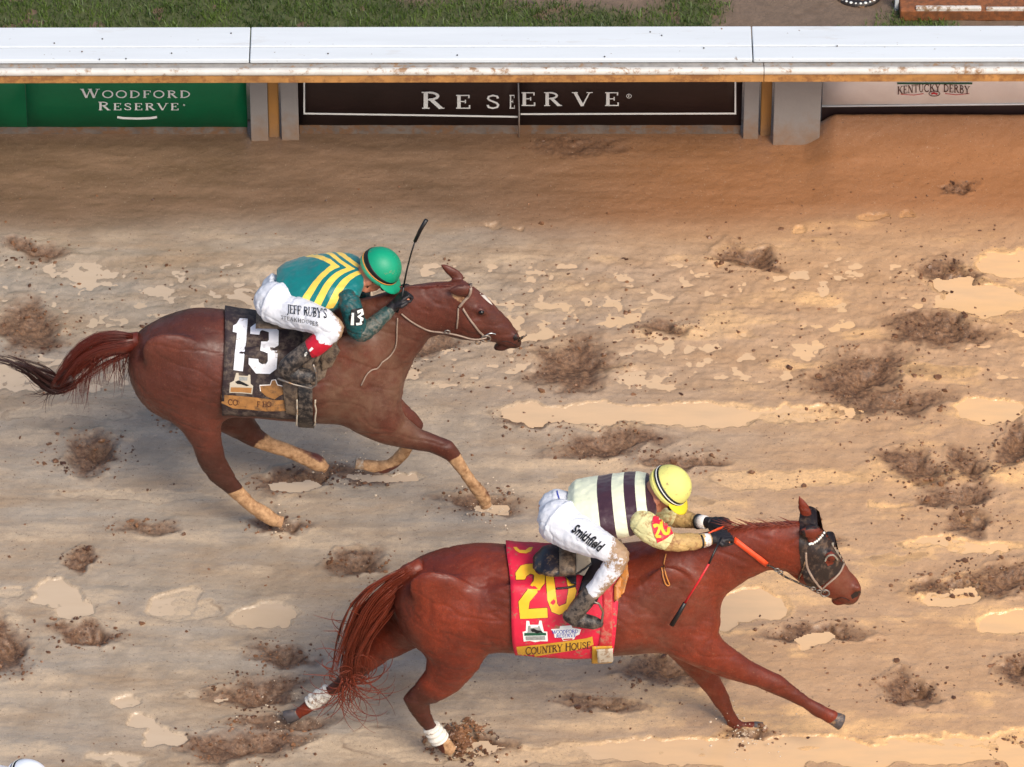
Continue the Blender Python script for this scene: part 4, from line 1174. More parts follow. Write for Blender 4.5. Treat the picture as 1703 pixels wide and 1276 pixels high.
# saddle cloth with number
def cloth20():
    zc = 1000
    root = thing('saddle_cloth', at(900, 1000, Y20 - .3), 'red saddle cloth with large yellow racing number and gold lower band', 'saddle cloth')
    G = radial(h20, lambda p: 843 + max(p, 0) * .118 + 2 * math.sin(p * .05), lambda p: 1030 - abs(p - 20) * .12, -118, 121, zc, 26, 60, .019, .0010)
    m = MB(); m.grid(G); me = m.mesh('cloth'); o = finish('cloth', me, M['red_cloth'], root, True, 0, .004)
    b = [bvh_of(me), h20.bvh]
    trim = [(859,1075),(900,1071),(940,1066),(975,1061),(985,1058),(987,1072),(960,1080),(920,1086),(880,1093),(863,1096),(861,1086)]
    drape_poly(trim, b, .004, 'gold_band', M['gold_trim'], root, 6)
    S = 5.8
    z5 = lambda L: [(840 + x / S, 890 + y / S) for x, y in L]
    two = z5([(100,370),(150,300),(200,286),(280,280),(350,330),(385,365),(380,470),(235,640),(225,710),(405,700),(412,795),(145,805),(130,640),(270,450),(275,385),(245,375),(205,400),(190,435),(105,435)])
    drape_poly(two, b, .0045, 'number_two', M['yellow_print'], root, 7, 1.6, M['brown_print'])
    out = z5([(388,350),(460,300),(560,300),(625,360),(690,540),(640,720),(520,768),(450,740),(405,620)]); inn = z5([(468,400),(490,380),(560,380),(590,420),(610,530),(590,660),(520,688),(500,660),(488,560)])
    mb = MB()
    n = len(out)
    for k in range(n):
        a, c, d, e = out[k], out[(k + 1) % n], inn[(k + 1) % n], inn[k]
        for i in range(4):
            t0, t1 = i / 4, (i + 1) / 4; L = lambda p, q, t: (p[0] + (q[0] - p[0]) * t, p[1] + (q[1] - p[1]) * t)
            drape(mb, [L(a, c, t0), L(a, c, t1), L(e, d, t1), L(e, d, t0)], [(0, 1, 2, 3)], b, .0045)
    o0 = mb.build('number_zero', M['yellow_print'], root)
    for k, loop in enumerate((out, inn)):
        e = MB(); L2 = loop + [loop[0]]
        for p, q in zip(L2, L2[1:]):
            seg = [(p[0] + (q[0] - p[0]) * i / 4, p[1] + (q[1] - p[1]) * i / 4) for i in range(5)]
            for st in stroke_polys(seg, 1.6): drape(e, st, [(0, 1, 2, 3)], b, .0032 - .0001 * (len(e.F) % 5))
        e.build('number_outline', M['brown_print'], o0)
    drape_poly(z5([(78,122),(110,122),(140,150),(195,152),(232,125),(268,122),(250,162),(200,184),(140,178),(95,150)]), b, .0045, 'number_edge', M['yellow_print'], root, 6)
    drape_poly(z5([(385,108),(485,110),(488,138),(385,128)]), b, .0045, 'number_edge', M['yellow_print'], root, 6)
    # twin-spire emblem
    em = z5([(205,825),(232,825),(238,862),(322,862),(330,822),(352,822),(376,925),(408,928),(412,1020),(345,1018),(290,1028),(240,1015),(180,1022),(170,930),(200,920)])
    e = drape_poly(em, b, .0045, 'spire_emblem', M['white_print'], root, 6)
    drape_poly(z5([(222,870),(330,872),(356,925),(350,940),(215,940)]), b, .0058, 'emblem_stand', M['grey_print'], e, 5)
    drape_poly(z5([(185,938),(396,938),(398,962),(186,966)]), b, .0061, 'emblem_turf', M['green_print'], e, 5)
    drape_poly(z5([(245,905),(275,895),(312,912),(350,918),(368,938),(330,935),(312,945),(280,928),(262,930)]), b, .0070, 'emblem_horse', M['black_print'], e, 4)
    drape_poly(z5([(245,868),(318,868),(318,885),(245,888)]), b, .0064, 'emblem_window', M['white_print'], e, 5)
    drape_poly(z5([(198,972),(385,968),(388,1004),(200,1008)]), b, .0062, 'emblem_panel', M['grey_print'], e, 5)
    w = drape_poly(z5([(440,905),(525,898),(530,875),(640,868),(650,892),(735,905),(715,955),(680,968),(665,1000),(560,1016),(545,985),(480,985),(470,940)]), b, .0045, 'sponsor_emblem', M['white_print'], root, 6)
    sl = -.035
    drape_text(text_polys('WOODFORD', 918, 1053.5, 5.6, .92, None, 1.0, None, sl)[0], b, .0058, 'lettering', M['blue_print'], w)
    drape_text(text_polys('RESERVE', 925, 1059.5, 5.4, .98, None, .98, None, sl)[0], b, .0058, 'lettering', M['blue_print'], w)
    drape_poly(z5([(560,995),(650,988),(648,1000),(565,1008)]), b, .0058, 'emblem_scroll', M['red_print'], w, 5)
    drape_text(text_polys('COUNTRY HOUSE', 874, 1088, 12.5, .92, .92, .82, None, -.10)[0], b, .0058, 'lettering', M['brown_print'], root)
    return b[0]
cloth_b20 = cloth20()

def saddle20():
    root = thing('racing_saddle', at(930, 930, Y20), 'black light racing saddle with beige pad over the red number cloth', 'saddle')
    B = [h20.bvh]
    # cantle: padded black seat end
    G = []
    ns, na = 18, 22
    m = MB()
    c = at(924, 934, Y20 - .17)
    s = pxm(Y20)
    R = []
    for k in range(15):
        t = k / 14; x = 886 + 72 * t
        hh = 22 * math.sqrt(max(0.02, 1 - (1 - min(1, t * 2.1)) ** 2)) * (1 - .12 * max(0, t - .6))
        yc = 933 - 2 * t + (3 if t < .2 else 0)
        R.append(sec(Y20 - .14, x, yc - hh, x + .01, yc + hh, .10 * math.sqrt(max(.05, 1 - (1 - min(1, t * 2)) ** 2)) + .02, n=18))
    m.rings(R); m.build('seat', M['saddle_leather'], root)
    m = MB(); m.rings([sec(Y20 - .165, x, 933 - hh, x + .01, 933 + hh, .10, n=16) for x, hh in ((930, 21.5), (940, 23), (950, 22.5), (957, 19))]); m.build('muddy_patch', M['saddle_muddy'], root)
    def flap(poly, name, mat, off, solid=.006):
        mb = MB(); V, F = cut_poly(poly, 5); drape(mb, V, F, [cloth_b20, h20.bvh], off); return mb.build(name, mat, root, True, 0, solid)
    flap([(956,914),(984,920),(984,944),(972,962),(958,958)], 'seat_pad', M['beige_pad'], .03)
    flap([(930,950),(958,946),(959,975),(950,972),(940,962)], 'skirt', M['saddle_leather'], .022)
    flap([(982,925),(1005,930),(1020,952),(1000,985),(970,1000),(962,985)], 'flap', M['saddle_leather'], .014)
    flap([(1012,905),(1032,900),(1044,930),(1047,960),(1040,985),(1022,1000),(1022,975),(1036,958),(1034,945),(1018,950)], 'knee_roll', M['tan_leather'], .020, .012)
    flap([(1010,902),(1030,898),(1042,925),(1043,945),(1020,950),(1012,930)], 'front_pad', M['tan_pad'], .030, .01)
    ribbon(h20, [(925,980),(945,978),(958,975)], .006, 'keeper_strap', M['saddle_leather'], root, .008, [cloth_b20])
    ribbon(h20, [(958,960),(970,955),(985,944)], .006, 'keeper_strap', M['saddle_leather'], root, .034, [cloth_b20])
    # girth and red surcingle
    G = radial(h20, lambda p: 1001 - max(0, p - 60) * .18 + max(0, 40 - p) * .6, lambda p: 1018 - max(0, p - 60) * .05 + max(0, 40 - p) * .75, 20, 158, 1000, 5, 40, .022)
    m = MB(); m.grid(G); m.build('surcingle', M['red_strap'], root, True, 0, .005)
    G = radial(h20, lambda p: 984, lambda p: 1017, 96, 172, 1000, 6, 24, .030)
    m = MB(); m.grid(G); m.build('girth', M['gold_trim'], root, True, 0, .006)
    for yy in (1076, 1083):
        ribbon(h20, [(995, yy), (1005, yy - 1), (1014, yy - 2)], .004, 'girth_buckle', M['black_print'], root, .04)
    drape_b = [cloth_b20, h20.bvh]
    m = MB(); V, F = cut_poly([(992,1072),(1018,1070),(1018,1090),(994,1092)], 5); drape(m, V, F, drape_b, .036); m.build('buckle_guard', M['beige_pad'], root, True, 0, .005)
    # stirrup
    st = thing_part = MB()
    pts = [at(x, y, Y20 - .40) for x, y in ((985,1000),(996,1004),(1003,1018),(1001,1034),(990,1043),(974,1042))]
    st.tube(pts, .0065, 8); st.build('stirrup_iron', M['dull_steel'], root)
    m = MB(); m.tube([at(1008, 962, Y20 - .36), at(996, 985, Y20 - .39), at(988, 1004, Y20 - .40)], .011, 8, .4); m.build('stirrup_leather', M['saddle_leather'], root)
    # breast plate ring hanging on the shoulder
    ribbon(h20, [(1108,922),(1104,938),(1106,952),(1111,966),(1114,972),(1108,974),(1103,960),(1101,945)], .004, 'strap_end', M['tan_leather'], root, .007)
saddle20()

# --- darker chestnut number 13
Y13 = gnd(560, 858).y
H13 = dict(Y=Y13, base=(480, 858), relax=(206, 705), coat='coat_bay',
  label='dark chestnut race horse with muddy pale legs and a white star running behind',
  trunk=[(211,580,618,.05),(219,558,648,.13),(238,541,676,.19),(262,528,694,.235),(295,514,702,.26),(335,508,700,.27),(380,514,694,.272),(430,522,696,.28),(480,524,702,.29),
         (530,520,706,.285),(580,514,706,.255),(620,510,702,.215),(648,520,694,.16),(664,560,676,.10),(672,600,654,.05)],
  neck=[(545,508,585,690,.17),(590,496,640,690,.14),(634,484,672,640,.12),(672,472,694,592,.10),(708,470,716,562,.088),(742,467,736,558,.082),(768,466,752,562,.082)],
  head=[(752,466,742,560,.07),(776,467,760,564,.088),(792,478,776,567,.096),(806,490,792,568,.092),(822,505,808,568,.08),(838,520,822,570,.07),(850,533,836,576,.062),(860,547,847,580,.056),(867,560,856,580,.045),(870,568,864,577,.024)],
  legs=[([(300,610,78,-.05),(318,668,56,-.14),(336,710,37,-.15),(345,740,27,-.15),(352,766,24,-.15),(364,786,23,-.15),(382,806,17,-.15),(399,824,14,-.15),(420,842,13,-.15),(436,852,15.5,-.15),(450,862,14,-.15),(458,866,14,-.15)], .68),
        ([(350,640,62,.09),(384,692,38,.13),(408,714,24,.14),(428,730,17,.14),(450,740,13.5,.14),(485,752,12.5,.14),(508,762,13.5,.14),(524,768,15.5,.14),(534,774,14,.14)], .8),
        ([(600,630,66,-.06),(622,690,52,-.14),(655,715,33,-.14),(690,730,21,-.14),(720,738,17.5,-.14),(742,747,18,-.14),(755,760,14,-.14),(772,785,11,-.14),(787,806,11.5,-.14),(797,817,13.5,-.14),(804,828,12.5,-.14),(806,834,12.5,-.14)], .78),
        ([(610,650,46,.11),(655,688,28,.14),(682,700,18,.14),(690,707,16,.14),(685,728,12,.14),(672,752,11,.14),(655,770,11.5,.14),(640,777,13,.14),(622,776,11.5,.14),(606,773,11,.14)], .8)],
  muscle=[(290,590,64,50,.4,-.17,.10),(345,645,44,44,0,-.19,.07),(590,600,44,66,-.3,-.16,.09),(636,640,34,42,0,-.11,.09),(636,640,34,42,0,.11,.09),(290,590,64,50,.4,.17,.10),
          (560,620,46,60,0,-.19,.07),(788,536,25,24,.6,-.055,.05),(788,536,25,24,.6,.055,.05),(858,560,9,7,.5,-.04,.02),(838,574,20,8,-.4,0,.045),(800,518,11,8,.7,-.077,.018),(440,620,70,60,0,-.2,.09)],
  ears=[((768,464),(732,439),11,.05,.02),((784,482),(745,484),15,-.055,-.03)],
  paint=[((396,824,-.15),(460,870,-.15),15,26,0,1.0),((436,736,.14),(545,782,.14),12,24,0,1.0),((759,766,-.14),(808,842,-.14),10,22,0,1.0),((672,752,.14),(600,775,.14),14,24,0,.9),
         ((352,770,-.15),(385,810,-.15),16,60,1,.7),((410,715,.14),(430,730,.14),20,50,1,.6),((742,747,-.14),(700,732,-.14),14,40,1,.3),((600,600,-.2),(620,690,-.15),50,130,2,.7),((520,640,-.25),(600,700,-.2),20,90,2,.4),((690,580,-.1),(650,560,-.1),20,70,2,.25),
         ((768,498,-.06),(748,486,-.06),4,11,0,.55),((870,568,0),(836,578,0),9,24,1,.8),((320,530,0),(260,540,0),10,60,1,.25)],
  hooves=[(455,864,.9,.34,16,-.15,M['hoof_mud']),(533,773,.75,.5,13,.14,M['hoof_mud']),(806,832,.25,.95,14,-.14,M['hoof_mud']),(605,774,-.95,-.25,15,.14,M['hoof_pale'])])
h13 = build_horse(H13)
eye_at(h13, 800, 521, .017)
nostril_at(h13, [(853,561),(858,555),(864,554),(866,559),(861,564),(855,567)])
ribbon(h13, [(834,568),(843,567),(852,571),(860,575)], .002, 'mouth_line', M['nostril'], h13.root, .001)
drape_poly([(796,485),(800,486),(807,493),(816,503),(819,508),(813,504),(806,498),(799,491)], h13.bvh, .002, 'star_marking', M['blaze'], h13.root, 3)
m = MB(); m.tube([at(x, y, Y13 - .02) for x, y in ((858,570),(866,563),(876,557))], [.012,.010,.004], 8, .7); m.build('tongue_tie', M['bridle_leather'], h13.root)
TA = [(222,572,14),(196,573,18),(170,578,22),(148,590,25),(130,606,25),(114,624,20),(102,640,14),(92,652,9)]
TB = [(120,626,16),(92,638,15),(70,626,15),(46,612,11),(18,600,8),(-14,592,5)]
def mk_tail(T, Y, spread, t1lo):
    cl = [(RNG.normal(0, .52), RNG.normal(0, .035), RNG.uniform(t1lo, 1), RNG.uniform(0, 6.28)) for _ in range(26)]
    def f(i):
        c = cl[i % 26]; a = c[0] + RNG.normal(0, .09); b = c[1] + RNG.normal(0, .01); t1 = min(1, c[2] + RNG.uniform(-.1, .1)); wv = c[3] + RNG.uniform(-.4, .4); pts = []
        for k in range(12):
            t = t1 * k / 11
            x, y, w = guide(T, t); x0, y0, _ = guide(T, max(0, t - .08)); x1, y1, _ = guide(T, min(1, t + .08))
            L = math.hypot(x1 - x0, y1 - y0); nx_, ny_ = -(y1 - y0) / L, (x1 - x0) / L
            o = a * w * spread + 2.6 * math.sin(wv + t * 8)
            pts.append(at(x + nx_ * o, y + ny_ * o, Y + b * (.6 + t)))
        return pts, RNG.uniform(.0014, .0029)
    return f
strands('tail', mk_tail(TA, Y13, 1.05, .7), 560, M['hair_dark'], h13.root)
strands('tail_end', mk_tail(TB, Y13, 1.0, .6), 170, M['hair_black'], h13.root)
def fringe(i):
    x = RNG.uniform(120, 216); y = RNG.uniform(585, 606) if x > 150 else RNG.uniform(610, 640); L = RNG.uniform(20, 46) if i % 3 else RNG.uniform(40, 62); ang = RNG.uniform(1.35, 1.9); dy = RNG.uniform(-.05, .05); pts = []
    for k in range(9):
        pts.append(at(x, y, Y13 + dy)); x += math.cos(ang) * L / 8; y += math.sin(ang) * L / 8; ang += RNG.uniform(-.12, .14)
    return pts, RNG.uniform(.0010, .0018)
strands('tail_fringe', fringe, 150, M['hair_dark'], h13.root)['kind'] = 'stuff'
def wisp13(i):
    x, y = 95 + RNG.uniform(-8, 8), 642 + RNG.uniform(-6, 8); ang = RNG.uniform(2.2, 3.6); cur = RNG.uniform(-.12, .25); L = RNG.uniform(30, 62); pts = []; dy = RNG.uniform(-.04, .04)
    for k in range(10):
        pts.append(at(x, y, Y13 + dy)); x += math.cos(ang) * L / 9; y += math.sin(ang) * L / 9; ang += cur
    return pts, RNG.uniform(.0012, .0022)
strands('tail_wisp', wisp13, 34, M['hair_black'], h13.root)['kind'] = 'stuff'
m = MB(); m.tube([at(x, y, Y13) for x, y in ((232,566),(205,572),(178,577),(152,590),(130,608))], [.05,.056,.046,.03,.012], 12, .9); m.build('tail_dock', M['hair_dark'], h13.root)
def mane13(i):
    x = RNG.uniform(668, 755); y0 = 471 - (x - 668) * .03
    p0 = drape_pt(x, y0 + 4, h13.bvh, 0); pts = []
    if p0 is None: p0 = at(x, y0 + 4, Y13)
    L = RNG.uniform(.05, .11)
    for k in range(6):
        t = k / 5; pts.append(p0 + Vector((-L * t * .8, -.006 - .022 * t, .02 * t - .07 * t * t)))
    return pts, RNG.uniform(.0016, .0028)
strands('mane', mane13, 110, M['hair_dark'], h13.root)

def bridle13():
    root = thing('bridle', at(820, 550, Y13), 'thin muddy bridle with pale reins on the dark chestnut horse behind', 'bridle')
    ribbon(h13, [(780,468),(783,478),(780,490),(772,500),(764,510)], .008, 'browband', M['pale_rein'], root, .006)
    ribbon(h13, [(770,512),(778,526),(788,540),(798,552),(805,558)], .006, 'cheek_strap', M['pale_rein'], root, .006)
    ribbon(h13, [(762,512),(762,526),(760,545)], .005, 'throat_latch', M['pale_rein'], root, .006)
    p = drape_pt(808, 560, h13.bvh, .01)
    m = MB(); m.tube([p + Vector((math.cos(t) * .024, -.003, math.sin(t) * .02)) for t in [2 * math.pi * i / 20 for i in range(21)]], .005, 8); m.build('bit_ring', M['dull_steel'], root)
    m = MB(); m.tube([p, Vector((p.x, 2 * Y13 - p.y, p.z))], .006, 8); m.build('bit', M['dull_steel'], root)
    ribbon(h13, [(806,557),(815,553),(824,555)], .004, 'noseband', M['steel'], root, .006)
    pts = [drape_pt(x, y, h13.bvh, .009) for x, y in ((668,521),(682,532),(698,542),(713,550))] + [at(x, y, Y13 - .10) for x, y in ((735,553),(760,557),(788,566))] + [p]
    pts = [q for q in pts if q is not None]
    m = MB(); m.tube([Vector(q) for q in smoothpath([tuple(q) for q in pts], 2)], .0048, 8); m.build('rein', M['pale_rein'], root)
    ribbon(h13, [(661,528),(660,550),(659,575),(648,592),(634,602)], .0042, 'rein_loop', M['pale_rein'], root, .008)
    ribbon(h13, [(634,602),(628,612),(612,616),(600,640)], .0042, 'rein_loop', M['pale_rein'], root, .008)
    for x, y in ((744,552),(795,570)):
        q = at(x, y, Y13 - .108); m = MB(); m.tube([q + Vector((math.cos(t) * .014, 0, math.sin(t) * .010)) for t in [2 * math.pi * i / 12 for i in range(13)]], .0042, 6); m.build('buckle', M['dull_steel'], root)
bridle13()

def cloth13():
    root = thing('saddle_cloth', at(430, 600, Y13 - .3), 'dark muddy saddle cloth with large white racing number and brown soiled lower band', 'saddle cloth')
    G = radial(h13, lambda p: 377 - max(p, 0) * .04 + 2 * math.sin(p * .05), lambda p: 525 - abs(p - 20) * .05, -118, 116, 610, 24, 60, .019, .0010)
    m = MB(); m.grid(G); me = m.mesh('cloth'); finish('cloth', me, M['plum_cloth'], root, True, 0, .004)
    b = [bvh_of(me), h13.bvh]; S = 5.8
    z4 = lambda L: [(360 + x / S, 500 + y / S) for x, y in L]
    drape_poly(z4([(45,905),(200,915),(400,935),(560,955),(770,960),(775,1050),(640,1062),(480,1065),(300,1045),(160,1035),(50,985)]), b, .004, 'soiled_band', M['muddy_trim'], root, 6)
    one = z4([(225,175),(300,182),(285,400),(255,680),(165,668),(180,500),(195,315),(155,305),(160,245),(190,230)])
    drape_poly(one, b, .0045, 'number_one', M['white_number'], root, 6, 1.8, M['black_print'])
    three = z4([(325,265),(370,230),(415,222),(450,245),(560,265),(600,295),(598,440),(515,485),(590,490),(580,655),(515,705),(380,700),(310,610),(312,550),(405,560),(410,590),(440,610),(480,605),(495,580),(495,505),(425,485),(430,400),(490,400),(505,385),(505,310),(440,290),(420,300),(412,335),(325,325)])
    drape_poly(three, b, .0045, 'number_three', M['white_number'], root, 5, 1.8, M['black_print'])
    drape_poly(z4([(235,62),(345,62),(350,95),(300,88),(235,72)]), b, .0045, 'number_edge', M['white_number'], root, 5)
    e = drape_poly(z4([(190,695),(212,695),(215,720),(300,725),(312,710),(328,715),(330,800),(355,820),(345,900),(250,890),(125,885),(130,790),(170,770)]), b, .0045, 'spire_emblem', M['beige_pad'], root, 5)
    drape_poly(z4([(140,832),(342,838),(336,888),(250,880),(135,876)]), b, .0058, 'emblem_panel', M['muddy_trim'], e, 5)
    drape_poly(z4([(180,780),(215,765),(260,785),(318,815),(290,822),(240,805),(200,800)]), b, .006, 'emblem_horse', M['black_print'], e, 4)
    drape_poly(z4([(215,730),(300,735),(296,770),(220,768)]), b, .006, 'emblem_stand', M['grey_print'], e, 5)
    w = drape_poly(z4([(418,815),(520,810),(535,765),(570,760),(590,810),(690,835),(690,880),(600,920),(560,950),(480,920),(425,870)]), b, .0045, 'sponsor_emblem', M['muddy_trim'], root, 5)
    e = MB(); L2 = z4([(425,870),(418,815),(520,810),(535,765),(570,760),(590,810),(690,835)])
    for q in stroke_polys(L2, 1.6): drape(e, q, [(0, 1, 2, 3)], b, .0058)
    e.build('emblem_edge', M['pale_vinyl'], w)
    drape_text(text_polys('CO', 379, 672.5, 9.5, .95, None, .9, None, .06)[0] + text_polys("D", 394, 671.5, 6.5, .95, None, .7, None, .06)[0], b, .0056, 'lettering', M['brown_print'], root)
    drape_text(text_polys('F HO', 427, 675.5, 9, .9, None, .85, None, .03)[0], b, .0056, 'lettering', M['brown_print'], root)
    return b[0]
cloth_b13 = cloth13()

def saddle13():
    root = thing('racing_saddle', at(500, 580, Y13), 'muddy dark racing saddle and girth over the dark number cloth', 'saddle')
    bb = [cloth_b13, h13.bvh]
    def flap(poly, name, mat, off, solid=.006):
        mb = MB(); V, F = cut_poly(poly, 5); drape(mb, V, F, bb, off); return mb.build(name, mat, root, True, 0, solid)
    m = MB(); m.rings([sec(Y13 - .06, x, 527 - hh, x + .01, 527 + hh, .10, n=16) for x, hh in ((426, 4), (434, 8), (446, 10), (470, 13), (500, 15), (520, 12))]); m.build('seat', M['saddle_muddy'], root)
    flap([(505,560),(545,568),(567,560),(556,585),(540,625),(520,640),(498,600)], 'flap', M['saddle_muddy'], .018)
    flap([(536,575),(560,566),(566,580),(552,606),(536,612)], 'knee_roll', M['saddle_muddy'], .03, .014)
    G = radial(h13, lambda p: 496, lambda p: 522, 62, 172, 610, 6, 30, .024)
    m = MB(); m.grid(G); m.build('girth', M['boot_muddy'], root, True, 0, .006)
    for x in (494, 524):
        ribbon(h13, [(x, 660), (x, 680), (x - 1, 699)], .0045, 'girth_edge', M['beige_pad'], root, .030, bb)
    flap([(468,628),(494,634),(496,690),(476,684)], 'pad_corner', M['saddle_muddy'], .012)
    m = MB(); m.tube([at(x, y, Y13 - .42) for x, y in ((521,606),(526,622),(526,640),(518,646),(490,640),(462,630))], .0055, 8); m.build('stirrup_iron', M['dull_steel'], root)
    m = MB(); m.tube([at(536, 575, Y13 - .38), at(530, 592, Y13 - .40), at(522, 608, Y13 - .42)], .011, 8, .4); m.build('stirrup_leather', M['saddle_muddy'], root)
saddle13()

# ------------------------------------------------------------------ jockeys
def body_trunk_path(Y, st): return st

def hand_mesh(mb, wrist, fwd, up, s=1.0, spread=1.0):
    """closed riding hand: palm, four unequal bent fingers and a thumb from the side of the palm"""
    f = fwd.normalized(); l = Vector((0, 1, 0)); l = (l - f * l.dot(f)).normalized(); u = l.cross(f).normalized()
    if u.dot(up) < 0: u = -u
    palm = wrist + f * .045 * s
    mb.ellip(palm, (f * .048 * s, l * .040 * s, u * .020 * s), 14, 10)
    for k, (off, ln) in enumerate(((-.030, .95), (-.010, 1.06), (.010, 1.0), (.029, .80))):
        kn = palm + f * .036 * s + l * off * s * spread + u * .004 * s
        p1 = kn + f * .030 * s * ln - u * .006 * s
        p2 = p1 - u * .026 * s * ln + f * .004 * s
        p3 = p2 - f * .022 * s * ln - u * .004 * s
        mb.tube([kn - f * .02 * s, kn, p1, p2, p3], [.010 * s, .0105 * s, .0098 * s, .009 * s, .0078 * s], 10)
        mb.ball(p3, .0078 * s, nu=8, nv=6); mb.ball(kn, .0112 * s, nu=8, nv=6)
    t0 = palm - f * .015 * s - l * .034 * s
    mb.tube([t0 + l * .012 * s, t0 - l * .010 * s + f * .018 * s - u * .008 * s, t0 - l * .004 * s + f * .046 * s - u * .018 * s, t0 + l * .012 * s + f * .062 * s - u * .022 * s], [.013 * s, .0125 * s, .011 * s, .0085 * s], 10)

def build_jockey(c):
    Y = c['Y']; s = pxm(Y)
    root = thing('jockey', at(c['base'][0], c['base'][1], Y), c['label'], 'person', 'jockeys riding in the race')
    P = lambda p: at(p[0], p[1], Y + p[3] if len(p) > 3 else Y)
    hc = at(c['head'][0], c['head'][1], Y + c.get('head_dy', 0))
    n = Vector((math.sin(c['tilt']), -.12, math.cos(c['tilt']))).normalized()
    f = Vector((math.cos(c['tilt']), -.10, -math.sin(c['tilt']))); f = (f - n * f.dot(n)).normalized(); l = n.cross(f).normalized()
    # body: one continuous figure under the clothes
    mb = MB()
    thin = lambda st: [(x1 + (x2 - x1) * .06, y1 + (y2 - y1) * .06, x2 + (x1 - x2) * .06, y2 + (y1 - y2) * .06, b * .88) for x1, y1, x2, y2, b in st]
    loft(mb, Y, thin(c['torso'])); loft(mb, Y, thin(c['hips']))
    for key in ('thigh', 'thigh_far', 'shin', 'shin_far', 'upper', 'upper_far', 'fore', 'fore_far', 'foot', 'foot_far'):
        limb(mb, Y, [(x, y, r * .80, dy) for x, y, r, dy in c[key]], 1.0, 12)
    sk = hc - n * .045 + f * .004
    mb.ellip(sk, (f * .092, l * .074, n * .112), 20, 14)                     # skull
    mb.ellip(sk - n * .075 + f * .03, (f * .055, l * .052, n * .055), 14, 10)  # jaw and chin
    mb.ellip(sk - n * .045 + f * .092, (f * .018, l * .013, n * .026), 10, 8)   # nose
    mb.ellip(sk - n * .085 + f * .078, (f * .012, l * .024, n * .010), 10, 8)   # lips
    for q in (-1, 1): mb.ellip(sk - n * .03 + l * .076 * q - f * .008, (f * .020, l * .010, n * .032), 10, 8)  # ears
    nb = at(c['neck'][0], c['neck'][1], Y)
    mb.tube([nb, nb.lerp(sk, .5), sk - n * .06 - f * .02], [.065, .056, .054], 12)
    for key in ('fore', 'fore_far'):
        a, b = c[key][-2], c[key][-1]; A = P(a); B = P(b); hand_mesh(mb, B, B - A, Vector((0, 0, 1)), .92)
    finish('body', remesh(mb, 'jockey_body', .0062, 3), M['skin'], root, True)
    # breeches
    mb = MB(); loft(mb, Y, c['hips'])
    limb(mb, Y, c['thigh'], 1.0); limb(mb, Y, c['thigh_far'], 1.0)
    for k in ('shin', 'shin_far'): limb(mb, Y, c[k], 1.0)
    m = remesh(mb, 'breeches', .0062, 5); p = coords(m); nn = normals(m)
    set_coords(m, p + nn * (.008 * noise3(p, 13, 2) + .004 * noise3(p, 30, 4) - .05 * np.clip(.09 - np.abs(noise3(p, 9, 19)), 0, 1))[:, None].astype(np.float32))
    mask = np.zeros((len(p), 3), np.float32)
    for a, b, r0, r1 in c['dirt']:
        A_ = np.array(at(a[0], a[1], Y + a[2])); B_ = np.array(at(b[0], b[1], Y + b[2])); mask[:, 0] = np.maximum(mask[:, 0], 1 - sstep(r0 / s, r1 / s, seg_dist(p, A_, B_)))
    attr_col(m, 'masks', mask)
    br = finish('breeches', m, M['white_breeches'], root, True); b_br = bvh_of(m)
    # jersey body
    mb = MB(); loft(mb, Y, c['torso'], 26)
    m = remesh(mb, 'jersey', .0062, 4); p = coords(m); nn = normals(m)
    p2 = p + nn * (.010 * noise3(p, 11, 6) + .005 * noise3(p, 28, 8) - .016 * np.clip(.10 - np.abs(noise3(p * np.array([1.5, .8, .8]), 7, 17)), 0, 1))[:, None].astype(np.float32); set_coords(m, p2)
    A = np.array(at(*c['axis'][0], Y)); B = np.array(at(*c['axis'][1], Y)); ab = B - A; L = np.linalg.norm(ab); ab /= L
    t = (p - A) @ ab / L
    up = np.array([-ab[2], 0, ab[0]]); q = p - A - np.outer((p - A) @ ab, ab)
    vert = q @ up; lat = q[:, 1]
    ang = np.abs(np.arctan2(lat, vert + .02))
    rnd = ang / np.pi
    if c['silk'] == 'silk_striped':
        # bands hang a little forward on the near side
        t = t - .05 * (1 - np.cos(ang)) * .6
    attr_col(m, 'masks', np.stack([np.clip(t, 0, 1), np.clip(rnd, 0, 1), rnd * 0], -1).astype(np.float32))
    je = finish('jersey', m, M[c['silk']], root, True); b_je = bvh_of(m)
    # sleeves
    bs = {}
    for k1, k2, mu, mf in (('upper', 'fore', c['sleeve'][0], c['sleeve'][1]), ('upper_far', 'fore_far', c['sleeve'][0], c['sleeve'][1])):
        for k, mt in ((k1, mu), (k2, mf)):
            mb = MB(); limb(mb, Y, c[k], 1.0, 16)
            m = remesh(mb, 'sleeve', .0052, 3); p = coords(m); nn = normals(m)
            set_coords(m, p + nn * (.007 * noise3(p, 20, 12) + .004 * noise3(p, 42, 14) - .06 * np.clip(.09 - np.abs(noise3(p, 13, 23)), 0, 1))[:, None].astype(np.float32))
            finish('sleeve', m, M[mt], root, True); bs[k] = bvh_of(m)
    # boots
    for k in ('', '_far'):
        mb = MB(); limb(mb, Y, c['boot' + k], .95); limb(mb, Y, c['foot' + k], .9)
        m = remesh(mb, 'boot', .0055, 4); bo = finish('boot', m, M[c['boot_mat']], root, True)
        if c.get('cuff') :
            mb = MB(); limb(mb, Y, [(x, y, r, dy + (0 if k == '' else 2 * abs(dy))) for x, y, r, dy in c['cuff']], 1.0); finish('boot_cuff', remesh(mb, 'cuff', .005, 2), M['red_leather'], bo, True)
